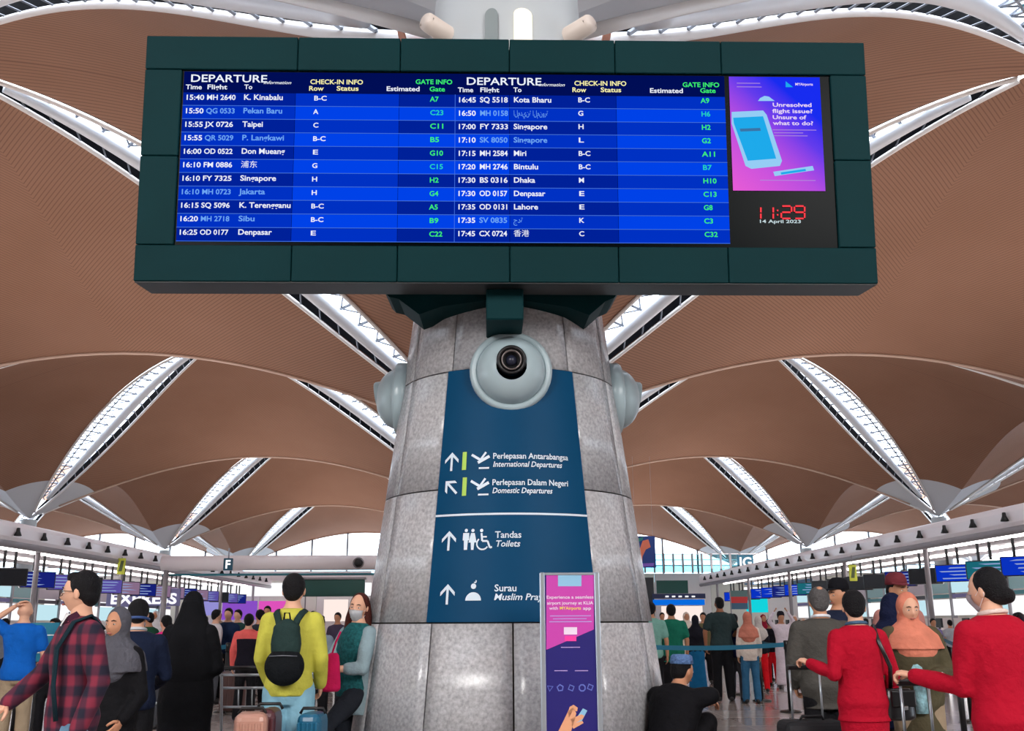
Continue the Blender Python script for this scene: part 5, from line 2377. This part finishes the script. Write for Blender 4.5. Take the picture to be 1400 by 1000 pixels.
# ---- 5 man in yellow sweater
p5 = Person('man in yellow sweater and light blue jeans seen from behind, wearing a backpack', hx(401, 820, 7.75), 7.75, 1.765, 0, 0, 'light', build=.90,
            arms={'R': ((.215, .02, 1.12), (.20, .16, .93), (-1, 0, 0), .5), 'L': ((-.215, .02, 1.12), (-.17, .18, .93), (1, 0, 0), .9)})
p5.top(cloth('mustard yellow knit', (200, 196, 80), bump=.5, bs=18), hem=.86, ease=.032, sl_ease=.022, name='sweater')
p5.trousers(cloth('light blue denim', (134, 182, 202), bump=.5, bs=12), ease=.030, taper=.03)
p5.shoes(SHOEW)
bp = empty('backpack', p5.local((0, -.19, 1.17)))
bp.scale = (.84, .9, .92)
tag(bp, 'dark green and black backpack on the back of the yellow sweater man', 'backpack')
BPG = cloth('dark green pack cloth', (34, 54, 52), bump=.4)
BPB = cloth('black pack cloth', (12, 16, 20), bump=.4)
bm = NB()
ellip(bm, (0, 0, .06), (.135, .085, .20), 18)
bbox(bm, -.115, .115, -.06, .07, -.05, .22, .04, 3)
mesh_obj('pack_body', remesh(bm, .012, 5), BPG, bp)
bm = NB()
ellip(bm, (0, -.02, -.11), (.175, .10, .15), 20)
bbox(bm, -.14, .14, -.09, .07, -.21, -.03, .05, 3)
mesh_obj('front_pocket', remesh(bm, .012, 5), BPB, bp)
for sg in (-1, 1):
    bm = NB()
    tube(bm, [V(q) for q in ((sg * .055, .0, .16), (sg * .085, .03, .25), (sg * .115, .08, .305), (sg * .125, .17, .322))], [.030, .030, .030, .028], 8, flat=.4)
    obj('shoulder_strap', bm, BPG, bp, True)
bm = NB()
tube(bm, [(-.12, -.095, -.03), (0, -.115, -.025), (.12, -.095, -.03)], .005, 6)
obj('zip', bm, STEEL, bp, True)
bm = NB()
tube(bm, [(-.03, .0, .24), (-.02, -.02, .30), (.02, -.02, .30), (.03, 0, .24)], .008, 6)
obj('grab_loop', bm, BPB, bp, True)

# ---- 6 masked woman leaning on the pillar
p6 = Person('woman with long auburn hair and white mask leaning on the pillar', hx(484, 850, 8.55) + .01, 8.5, 1.64, 136, 0, 'light', hair='long', hairc='auburn', female=True, lean=-5,
            head=(30, 4, -6), arms={'R': ((.20, .10, 1.12), (.09, .33, 1.20), (0, 0, 1), .7), 'L': ((-.22, .08, 1.10), (-.08, .31, 1.10), (1, 0, .3), .8)},
            legs={'R': ((.10, .02, .50), (.11, .02, .085)), 'L': ((-.09, .34, .63), (-.06, .02, .36), (0, .6, -.8))})
p6.face(mask=(236, 240, 246))
p6.top(cloth('teal green print top', (30, 92, 96), noise=.5, ns=40), hem=.86, ease=.016, sleeve=.3, name='blouse')
bm = NB()
cg = cloth('grey blue cardigan', (140, 162, 170), bump=.5, bs=20)
T = [(0, -.035, .72, .20, .115), (0, -.035, .90, .20, .115), (0, -.025, 1.10, .175, .105), (0, -.02, 1.30, .19, .115), (0, -.015, 1.40, .185, .105), (0, -.012, 1.455, .10, .08)]
loft(bm, T, 20, p6.W)
for nm in 'RL':
    sh_, el, wr, pn, cu, sg = p6.A[nm]
    limb(bm, [sh_, el, el.lerp(wr, .45)], [.070, .060, .052])
mesh_obj('cardigan', remesh(bm, .010, 5), cg, p6.e)
p6.trousers(cloth('charcoal trousers', (34, 38, 46)), ease=.010)
p6.shoes(SHOEW)
c = p6.local((.02, .40, 1.18))
ph = empty('phone', c)
tag(ph, 'phone held in front of her by the masked woman at the pillar', 'phone')
bm = NB()
bbox(bm, -.036, .036, -.005, .005, -.075, .075, .006, 2, mtx=M4.Rotation(RAD(128), 4, 'Z') @ M4.Rotation(RAD(-40), 4, 'X'))
obj('case', bm, mat('pale phone case', (214, 200, 206), .3), ph)
c = p6.local((-.02, .40, 1.06))
pp = empty('travel_papers', c)
tag(pp, 'white folded travel papers in the masked woman\'s hand', 'papers')
bm = NB()
bbox(bm, -.09, .09, -.055, .055, -.004, .004, .002, 1, mtx=M4.Rotation(RAD(20), 4, 'Z') @ M4.Rotation(RAD(14), 4, 'Y'))
obj('sheets', bm, mat('white paper', (228, 230, 236), .6), pp)
pb = empty('tote_bag', at(452, 915, 8.1))
tag(pb, 'crimson pink bag hanging beside the masked woman\'s hip', 'bag')
bm = NB()
loft(bm, [(0, 0, -.17, .065, .045), (0, 0, -.15, .085, .055), (0, 0, 0, .075, .05), (0.01, 0, .10, .055, .03), (.02, 0, .12, .03, .02)], 16)
mesh_obj('bag_body', remesh(bm, .01, 4), cloth('crimson cloth', (196, 24, 84)), pb)
bm = NB()
tube(bm, [(.0, 0, .09), (.03, .02, .2), (.06, .05, .28)], .008, 6)
obj('strap', bm, cloth('crimson cloth', (196, 24, 84)), pb, True)

# ---- 7 seated man at the right foot of the pillar
sX = hx(927, 920, 8.1)
p7 = Person('seated man in black top and blue knitted cap, at the right flank of the pillar', sX - .06, 8.05, 1.70, -42, 1, 'tan', hair='crop', lean=24, hip=(0, -.12, .42),
            head=(-10, 8, 0), build=1.12,
            arms={'R': ((.29, .10, .86), (.13, .34, .82), (0, -.3, -1), .6), 'L': ((-.22, .20, .84), (.05, .38, .80), (0, -.3, -1), .6)},
            legs={'R': ((.14, .27, .64), (.13, .24, .09)), 'L': ((-.13, .27, .64), (-.12, .24, .09))})
p7.top(cloth('black sweatshirt', (12, 12, 17)), hem=.90, ease=.035, sleeve=.62, sl_ease=.024, name='sweatshirt')
p7.trousers(cloth('black trousers', (20, 20, 24)), ease=.02)
p7.cap(cloth('blue grey knitted cap', (96, 128, 178), bump=.8, bs=70), brim=False, flat=True)
p7.face()
p7.shoes()
st_ = empty('low_suitcase', p7.local((0, -.14, 0)))
tag(st_, 'blue soft bag that the seated man at the pillar sits on', 'bag')
bm = NB()
bbox(bm, -.24, .24, -.17, .17, 0, .30, .05, 3, mtx=M4.Rotation(RAD(-38), 4, 'Z'))
obj('bag_body', bm, cloth('mid blue bag cloth', (52, 100, 150)), st_)
bm = NB()
tube(bm, [V(q) for q in ((-.1, -.16, .2), (-.08, -.22, .26), (.08, -.22, .26), (.1, -.16, .2))], .012, 8)
bmesh.ops.transform(bm, matrix=M4.Rotation(RAD(-38), 4, 'Z'), verts=bm.verts)
obj('handle', bm, BLACKP, st_, True)

RED = cloth('scarlet uniform wool', (172, 6, 38), bump=.2, bs=40, noise=.04)


def bag_black(loc, rz, label, s=1.0):
    e = empty('shoulder_bag', loc, RAD(rz))
    tag(e, label, 'handbag', None)
    bm = NB()
    loft(bm, [(0, 0, -.13 * s, .10 * s, .05 * s), (0, 0, -.11 * s, .125 * s, .062 * s), (0, 0, .04 * s, .115 * s, .055 * s), (0, 0, .10 * s, .10 * s, .035 * s)], 18)
    mesh_obj('bag_body', remesh(bm, .01, 3), mat('black glossy leather', (12, 12, 15), .28), e)
    bm = NB()
    bbox(bm, -.10 * s, .10 * s, -.072 * s, -.055 * s, -.03 * s, .09 * s, .01, 2)
    obj('flap', bm, mat('black glossy leather', (12, 12, 15), .28), e)
    bm = NB()
    bbox(bm, -.02, .02, -.084 * s, -.07 * s, -.05 * s, -.02 * s, .004, 1)
    obj('clasp', bm, CHROME, e)
    return e


# ---- 13 red suit woman in the middle distance
p13 = Person('farther scarlet suit woman with short black hair, back view beside grey suit man', hx(1170, 850, 7.0), 7.0, 1.60, 4, 0, 'light', hair='short', female=True, build=1.04,
             head=(-14, 4, 0), arms={'L': ((-.225, -.06, 1.13), (-.33, .12, 1.20), (0, .3, -1), .9), 'R': ((.24, -.01, 1.12), (.25, .10, .92), (-1, 0, 0), .5)})
p13.top(RED, hem=.80, ease=.022, flare=.02, name='jacket', sl_ease=.014)
p13.skirt(RED, hem=.12, w0=.15, w1=.19, top_z=1.02)
p13.lapel_collar(cloth('blue grey neck scarf', (70, 100, 128)), 'neck_scarf')
p13.shoes()
lo = p13.local((.25, -.05, .93))
sb = bag_black(lo, 10, 'black leather shoulder bag hanging at the hip of the farther scarlet suit woman', .9)
bm = NB()
pts = [p13.local(q) - lo for q in ((.10, -.13, 1.36), (.115, -.03, 1.475), (.12, .08, 1.42))]
tube(bm, [V((-.05, 0, .08)), p13.local((.17, -.13, 1.18)) - lo, pts[0], pts[1], pts[2], V((.06, .06, .1))], .014, 8, flat=.5)
bmesh.ops.transform(bm, matrix=M4.Rotation(RAD(-10), 4, 'Z'), verts=bm.verts)
obj('strap', bm, mat('black glossy leather', (12, 12, 15), .28), sb, True)


def suitcase(px, pytop, Y, w, d, rgb, label, handle=None, rz=0, cat='suitcase', hard=True, handle_w=.22):
    t = at(px, pytop, Y)
    h = t.z
    e = empty('suitcase', (t.x, Y, 0), RAD(rz))
    tag(e, label, cat)
    m = mat('case shell %d %d %d' % rgb, rgb, .35 if hard else .7, noise=.05, nscale=5)
    bm = NB()
    bbox(bm, -w / 2, w / 2, -d / 2, d / 2, .06, h, .05, 3)
    o = obj('shell', bm, m, e, False)
    if hard:
        for q in range(5):
            x = -w * .36 + w * .18 * q
            bm = NB()
            bbox(bm, x - .012, x + .012, -d / 2 - .008, d / 2 + .008, .12, h - .06, .006, 1)
            obj('rib', bm, m, o)
    for sx_ in (-1, 1):
        for sy_ in (-1, 1):
            bm = NB()
            tube(bm, [(sx_ * (w / 2 - .05) - .012, sy_ * (d / 2 - .05), .03), (sx_ * (w / 2 - .05) + .012, sy_ * (d / 2 - .05), .03)], .03, 12)
            obj('wheel', bm, BLACKP, e, True)
    bm = NB()
    tube(bm, [(-.09, 0, h - .01), (-.07, 0, h + .025), (.07, 0, h + .025), (.09, 0, h - .01)], .011, 8)
    obj('carry_handle', bm, BLACKP, e, True)
    if handle:
        hz = handle
        hh = empty('tmp')
        bpy.data.objects.remove(hh)
        for sx_ in (-1, 1):
            bm = NB()
            tube(bm, [(sx_ * handle_w / 2, d * .3, h - .05), (sx_ * handle_w / 2, d * .3, hz - .02)], .009, 8)
            obj('handle_rod', bm, SILV, e, True)
        bm = NB()
        bbox(bm, -handle_w / 2 - .02, handle_w / 2 + .02, d * .3 - .016, d * .3 + .016, hz - .025, hz + .012, .01, 2)
        obj('grip', bm, BLACKP, e)
    return e


# ---- 18 nearest red suit woman at the right edge
p18 = Person('woman in scarlet suit with black hair bun and mask, nearest at the right edge', hx(1362, 850, 5.3), 5.3, 1.665, 10, 0, 'light', hair='bun', female=True, build=1.12, side=-2,
             head=(26, 2, -3), arms={'L': ((-.215, .05, 1.10), (-.36, .27, 1.15), (0, .3, -1), .9), 'R': ((.24, -.01, 1.12), (.24, .1, .92), (-1, 0, 0), .5)})
p18.top(RED, hem=.82, ease=.022, flare=.015, name='jacket', sl_ease=.016)
p18.skirt(RED, hem=.12, w0=.155, w1=.20, top_z=1.02)
p18.lapel_collar(cloth('cream blouse collar', (226, 206, 196)), 'blouse_collar')
p18.mask((222, 216, 222))
p18.shoes()
lo = p18.local((.27, -.03, .92))
sb = bag_black(lo, 10, 'black shoulder bag on the right arm of the nearest scarlet suit woman')
bm = NB()
tube(bm, [V((-.05, 0, .08)), p18.local((.19, -.14, 1.18)) - lo, p18.local((.12, -.14, 1.36)) - lo, p18.local((.13, -.03, 1.475)) - lo, p18.local((.13, .09, 1.42)) - lo, V((.06, .06, .1))], .014, 8, flat=.5)
bmesh.ops.transform(bm, matrix=M4.Rotation(RAD(-10), 4, 'Z'), verts=bm.verts)
obj('strap', bm, mat('black glossy leather', (12, 12, 15), .28), sb, True)

# ---- 12 grey suit man
p12 = Person('man in grey brown suit with greying hair seen from behind, left of the scarlet suits', hx(1122, 850, 8.1), 8.1, 1.66, -4, 1, 'tan', hair='short', hairc='grey', build=1.12,
             arms={'L': ((-.25, .0, 1.12), (-.21, .15, .93), (1, 0, 0), .6), 'R': ((.25, .0, 1.12), (.21, .15, .93), (-1, 0, 0), .6)})
p12.top(cloth('grey brown suit wool', (74, 72, 68), bump=.2, bs=40), hem=.76, ease=.03, flare=.015, sl_ease=.02, name='suit_jacket')
p12.lapel_collar(cloth('white shirt collar', (224, 226, 232)), 'shirt_collar')
p12.trousers(cloth('black trousers', (20, 20, 24)))
p12.shoes()
bm = NB()
ellip(bm, (0, -.055, .098), (.03, .03, .026), 12, mtx=p12.HM)
obj('bald_spot', bm, SKIN['tan'], p12.e, True)

# ---- 14 man with black cap
p14 = Person('man in black cap and dark jacket between the grey suit and the scarlet suit', hx(1146, 830, 9.3), 9.3, 1.75, 200, 1, 'tan', hair='crop', head=(-88, 6, 0), build=1.05)
p14.face()
p14.cap(cloth('black cap cloth', (16, 16, 22)))
p14.top(cloth('dark navy jacket', (24, 32, 54)), hem=.84, ease=.03, name='jacket')
p14.trousers(cloth('black trousers', (20, 20, 24)))
p14.shoes()
# ---- 15 navy headscarf woman
p15 = Person('woman in navy headscarf bending forward, between the scarlet suit and peach headscarf', hx(1206, 850, 8.3), 8.3, 1.62, -60, 1, 'tan', hair=None, female=True, lean=12, head=(0, 22, 0))
NV = cloth('navy scarf', (14, 22, 52), bump=.6)
p15.scarf(NV, drape=1.16, ease=.03)
p15.top(NV, hem=.6, ease=.03, name='tunic')
p15.trousers(cloth('black trousers', (20, 20, 24)))
p15.shoes()
# ---- 16 maroon cap man
p16 = Person('tall man in maroon cap facing the camera behind the peach headscarf woman', hx(1228, 830, 9.2), 9.2, 1.79, 192, 1, 'tan', hair='crop', head=(12, 6, 0))
p16.face()
p16.cap(cloth('maroon cap cloth', (110, 44, 52)), brim_dir=-30)
p16.top(cloth('dusty pink shirt', (176, 120, 112)), hem=.84, name='shirt')
p16.trousers(cloth('black trousers', (20, 20, 24)))
p16.shoes()
# ---- 17 peach headscarf woman
p17 = Person('woman in peach headscarf and olive coat facing the camera with papers', hx(1243, 850, 7.7), 7.7, 1.59, 178, 0, 'light', hair=None, female=True, head=(0, 8, 0), build=1.1,
             arms={'L': ((-.24, .03, 1.10), (-.06, .25, 1.08), (0, 0, 1), .6), 'R': ((.25, .0, 1.10), (.22, .16, .92), (-1, 0, 0), .5)})
p17.face()
PEACH = cloth('peach scarf', (212, 128, 104), bump=.7, bs=16, noise=.15)
p17.scarf(PEACH, drape=1.29, ease=.04)
p17.top(cloth('olive brown coat', (82, 76, 56), bump=.5, bs=16), hem=.55, ease=.045, flare=.03, sl_ease=.035, name='coat')
p17.trousers(cloth('beige trousers', (160, 142, 118)), ease=.03)
p17.shoes()
bm = NB()
tube(bm, [p17.W(V((.03, .12, 1.26))), p17.W(V((.03, .155, 1.1))), V((.03, .165, .8))], [.04, .05, .05], 8, flat=.5)
obj('inner_blouse', bm, cloth('teal white blouse', (150, 196, 206), noise=.4, ns=30), p17.e, True)
c = p17.local((-.02, .33, 1.10))
pp = empty('travel_papers', c)
tag(pp, 'white papers held by the woman in the peach headscarf', 'papers')
bm = NB()
bbox(bm, -.11, .11, -.07, .07, -.003, .003, .002, 1, mtx=M4.Rotation(RAD(10), 4, 'Z') @ M4.Rotation(RAD(16), 4, 'X'))
obj('sheets', bm, mat('white paper', (228, 230, 236), .6), pp)

# luggage
suitcase(1110, 985, 7.45, .46, .30, (14, 16, 22), 'black soft suitcase with long silver handle held by the farther scarlet suit woman', handle=p13.local((-.33, .12, 1.19)).z - .03, hard=False)
suitcase(1266, 1010, 5.75, .42, .28, (22, 22, 28), 'black suitcase below the frame held by the nearest scarlet suit woman', handle=p18.local((-.36, .27, 1.13)).z - .03, hard=True, handle_w=.16)
suitcase(345, 974, 7.15, .22, .26, (196, 146, 128), 'rose gold ribbed suitcase on end left of the yellow sweater man', rz=8)
suitcase(369, 968, 7.3, .13, .30, (88, 44, 50), 'slim maroon suitcase just left of the light blue jeans', rz=0)
suitcase(428, 974, 7.35, .17, .26, (14, 92, 124), 'teal blue ribbed suitcase right of the light blue jeans', rz=-6)


def trolley(X, Y, rz, label, s=1.0):
    e = empty('luggage_trolley', (X, Y, 0), RAD(rz))
    tag(e, label, 'trolley')
    for sg in (-1, 1):
        bm = NB()
        tube(bm, [(sg * .27, -.40, 1.02), (sg * .27, -.33, .95), (sg * .26, -.22, .20), (sg * .2, .55, .17)], .014, 8)
        obj('side_frame', bm, SILV, e, True)
    for z_, y_ in ((.97, -.35), (.86, -.31), (.70, -.285)):
        bm = NB()
        tube(bm, [(-.27, y_, z_), (.27, y_, z_)], .011, 8)
        obj('cross_bar', bm, SILV, e, True)
    for x_ in (-.12, 0.0, .12):
        bm = NB()
        tube(bm, [(x_, -.31, .86), (x_, -.285, .70)], .007, 6)
        obj('basket_bar', bm, SILV, e, True)
    bm = NB()
    tube(bm, [(-.29, -.40, 1.03), (.29, -.40, 1.03)], .018, 10)
    obj('handle', bm, BLACKP, e, True)
    bm = NB()
    bbox(bm, -.24, .24, -.25, .55, .15, .18, .01, 1)
    obj('platform', bm, mat('dark rubber platform', (30, 32, 36), .6), e)
    for (x_, y_) in ((-.22, -.2), (.22, -.2), (0, .45)):
        bm = NB()
        tube(bm, [(x_ - .02, y_, .07), (x_ + .02, y_, .07)], .07, 14)
        obj('wheel', bm, BLACKP, e, True)
    return e


trolley(hx(212, 950, 9.8), 9.9, 10, 'silver luggage trolley standing behind the navy shirt man')
trolley(hx(352, 940, 9.2), 9.4, -4, 'silver luggage trolley left of the yellow sweater man')

# ------------------------------------------------------------------ the people further back
TR_BLK = cloth('black trousers', (20, 20, 24))
TR_JEAN = cloth('mid blue jeans', (52, 104, 140))
TR_BEI = cloth('beige trousers', (160, 142, 118))
TR_GRY = cloth('grey trousers', (80, 82, 88))


def back_person(px, top_py, Y, rz, label, topc, bottom=TR_BLK, hair='short', scarf=None, hairc='black', skin='tan', female=False, skirt=None, sleeve=.35, hem=.84, build=1.0, arms=None, lod=2, cap=None, lean=0, shoes=None):
    t = at(px, top_py, Y)
    H = max(1.1, t.z)
    p = Person(label, t.x, Y, H, rz, lod, skin, hair=None if scarf else hair, hairc=hairc, female=female, build=build, arms=arms, lean=lean)
    m = cloth('cloth %d %d %d' % topc, topc)
    p.top(m, hem=hem, ease=.022, sleeve=sleeve, name='top', flare=.03 if hem < .8 else 0)
    if skirt:
        p.skirt(cloth('cloth %d %d %d' % skirt, skirt), hem=.08, w0=.15, w1=.22)
    else:
        p.trousers(bottom)
    if scarf:
        p.scarf(cloth('cloth %d %d %d' % scarf, scarf), drape=1.24)
    if cap:
        p.cap(cloth('cloth %d %d %d' % cap, cap), brim=False)
    p.shoes(shoes)
    return p


UP = {'R': ((.30, .02, 1.52), (.16, .02, 1.74), (0, 1, 0), .4), 'L': ((-.30, .02, 1.52), (-.16, .02, 1.74), (0, 1, 0), .4)}
FOLD = {'R': ((.25, .03, 1.13), (.02, .20, 1.16), (0, 0, -1), .5), 'L': ((-.25, .03, 1.13), (-.02, .22, 1.12), (0, 0, -1), .5)}
back_person(36, 822, 11.5, 10, 'bald man in bright blue shirt with a hand on his head, far left', (10, 96, 190), TR_BEI, hair=None, skin='light', lod=1, build=1.08,
            arms={'L': ((-.32, -.02, 1.50), (-.10, -.04, 1.66), (1, 0, 0), .4), 'R': ((.25, .02, 1.13), (.2, .2, .98), (0, 0, -1), .5)})
back_person(76, 846, 13.5, 170, 'dark haired person behind the teal notice board', (168, 60, 84), TR_BLK, skin='tan')
back_person(228, 842, 14.5, 55, 'woman in bright pink shirt with folded arms between navy shirt and black robe', (228, 40, 132), TR_GRY, 'tail', skin='light', female=True, arms=FOLD, lod=1)
back_person(205, 838, 18, 60, 'man in dark green shirt behind the pink shirt woman', (34, 84, 62), skin='tan')
back_person(213, 836, 24, 180, 'woman in white headscarf far behind the pink shirt woman', (216, 216, 222), scarf=(222, 220, 222), female=True)
back_person(173, 841, 20, 160, 'far person in grey shirt left of the navy shirt man', (130, 136, 146))
back_person(296, 834, 19, -50, 'person in white shirt with black hair right of the black robe', (216, 208, 210), TR_GRY, skin='light')
back_person(313, 832, 19.5, 175, 'man in navy blazer facing the camera before the lilac screen', (22, 40, 72), TR_BLK, skin='light', sleeve=1)
back_person(326, 834, 21, 160, 'person in dark green jacket before the violet screen', (34, 66, 62), TR_BLK, skin='light', sleeve=1)
pc = back_person(341, 840, 15.5, 0, 'person in coral shirt with black waistcoat back, before the magenta screen', (238, 104, 100), TR_BLK, skin='light', sleeve=1, lod=1)
pc.top(cloth('black waistcoat', (24, 22, 34)), hem=.86, ease=.034, arms=False, name='waistcoat', neck=1.34)
back_person(356, 834, 18, 40, 'dark clothed person half hidden left of the yellow sweater', (46, 50, 60))
back_person(366, 829, 24, 180, 'far person in pink top behind the yellow sweater man', (206, 120, 150))
back_person(437, 842, 13, -20, 'person in grey top carrying a black bag between yellow sweater and masked woman', (140, 156, 172), TR_BLK, sleeve=1, lod=1,
            arms={'R': ((.25, .03, 1.13), (.10, .22, 1.10), (0, 0, -1), .5), 'L': ((-.25, 0, 1.13), (-.22, .2, .98), (0, 0, -1), .5)})
back_person(428, 836, 26, 180, 'far person in cream shirt right of the yellow sweater man', (214, 202, 190))
back_person(462, 838, 22, 170, 'far dark haired person in front of the warm lit shop', (70, 60, 80))
back_person(281, 843, 26, 0, 'far person in dark clothes behind the black robe woman', (40, 44, 60))
back_person(246, 846, 28, 180, 'far person in pale blue shirt beyond the left queue', (150, 180, 210))
back_person(190, 842, 30, 0, 'far person in charcoal coat beyond the left queue', (60, 60, 66), sleeve=1)
# right side
back_person(889, 824, 16.4, -6, 'person with pink shoulder cloth and pale green shirt at the right flank of the pillar', (120, 170, 158), TR_BLK, skin='tan', lod=1)
back_person(917, 827, 17.3, 0, 'man in bottle green shirt seen from behind, right of pillar', (22, 110, 88), TR_BLK, lod=1, build=1.15, hem=.76)
back_person(938, 838, 23, 180, 'elderly person in cream robe facing the camera beyond the green shirt', (222, 204, 184), scarf=(228, 214, 200), skirt=(222, 204, 184), sleeve=1)
back_person(950, 842, 21, 0, 'person in black top and bright blue skirt left of the tall dark shirt man', (26, 26, 34), skirt=(24, 110, 160), scarf=(24, 24, 34), female=True, sleeve=1)
back_person(961, 838, 24, 160, 'far person in brown olive shirt beside the tall dark shirt man', (104, 100, 70))
back_person(983, 817, 18.6, 4, 'tall man in dark green grey shirt and black trousers seen from behind', (44, 60, 62), TR_BLK, hair='crop', lod=1, build=1.12, skin='brown', shoes=SHOE, hem=.88,
            arms={'R': ((.28, .0, 1.14), (.23, .2, 1.0), (-1, 0, 0), .5), 'L': ((-.28, 0, 1.14), (-.26, .05, .9), (1, 0, 0), .5)})
back_person(1003, 840, 18.8, -30, 'boy in dark blue shirt between the tall man and the peach headscarf girl', (40, 50, 90), TR_GRY, skin='tan')
back_person(1021, 838, 18.2, -8, 'girl in peach headscarf, cream blouse and blue jeans in the right queue', (222, 208, 196), TR_JEAN, scarf=(206, 128, 108), female=True, sleeve=1, lod=1, hem=.80)
back_person(1036, 843, 21, 0, 'person in pale headscarf and black top with scarlet trousers', (22, 22, 30), cloth('scarlet trousers', (220, 20, 34)), scarf=(204, 196, 190), female=True, sleeve=1)
back_person(1052, 846, 23, 0, 'shorter person in black top and scarlet trousers beside the pale headscarf', (22, 22, 30), cloth('scarlet trousers', (220, 20, 34)), sleeve=1)
back_person(1043, 841, 25, 180, 'far person in maroon headscarf before the cyan screen', (90, 20, 40), scarf=(140, 24, 48), female=True, sleeve=1)
back_person(1067, 838, 22, 180, 'person in white robe and black cap raising both hands', (228, 216, 226), skirt=(226, 214, 224), sleeve=1, arms=UP, cap=(30, 30, 40))
back_person(1086, 842, 25, 170, 'person in white robe right of the one raising hands', (228, 220, 228), skirt=(228, 218, 226), scarf=(226, 214, 214), female=True, sleeve=1)
back_person(1098, 846, 22, 180, 'far person in cream top left of the grey suit man', (220, 196, 184), scarf=(226, 206, 190), female=True)
back_person(1132, 836, 24, 170, 'far person in pink shirt between grey suit and black cap', (196, 140, 150))
back_person(1183, 846, 26, 10, 'far person in white shirt behind the scarlet suit', (210, 212, 220))
back_person(1275, 846, 24, 180, 'far person in violet shirt right of the peach headscarf woman', (120, 110, 160))
back_person(1298, 848, 27, 0, 'far person in pale grey shirt between the two nearest women', (170, 174, 182))
back_person(1392, 838, 13, 20, 'dark haired person at the extreme right edge behind the scarlet suit', (170, 176, 186))
back_person(8, 846, 20, 160, 'far person in grey shirt at the extreme left edge', (120, 124, 132))
back_person(300, 838, 32, 0, 'farthest person in tan coat before the lilac screen', (150, 130, 110), sleeve=1)
back_person(388, 838, 34, 180, 'farthest person in black coat behind the yellow sweater man', (34, 34, 40), sleeve=1)
back_person(905, 838, 30, 180, 'far person in orange top behind the bottle green shirt', (206, 130, 90))
back_person(973, 838, 32, 180, 'farthest person in dark red top left of the tall man', (120, 40, 50))
suitcase(238 / 1 + 0, 925, 20, .5, .3, (96, 60, 54), 'tall brown suitcase in the far left queue beside the coral shirt person')
suitcase(322, 918, 16.8, .42, .3, (88, 60, 56), 'brown suitcase standing behind the belt post right of the robe')
suitcase(893, 940, 12.5, .36, .26, (120, 24, 60), 'crimson bag case standing between the pillar and the seated man', hard=False)

bpy.data.scenes.remove(WORK)
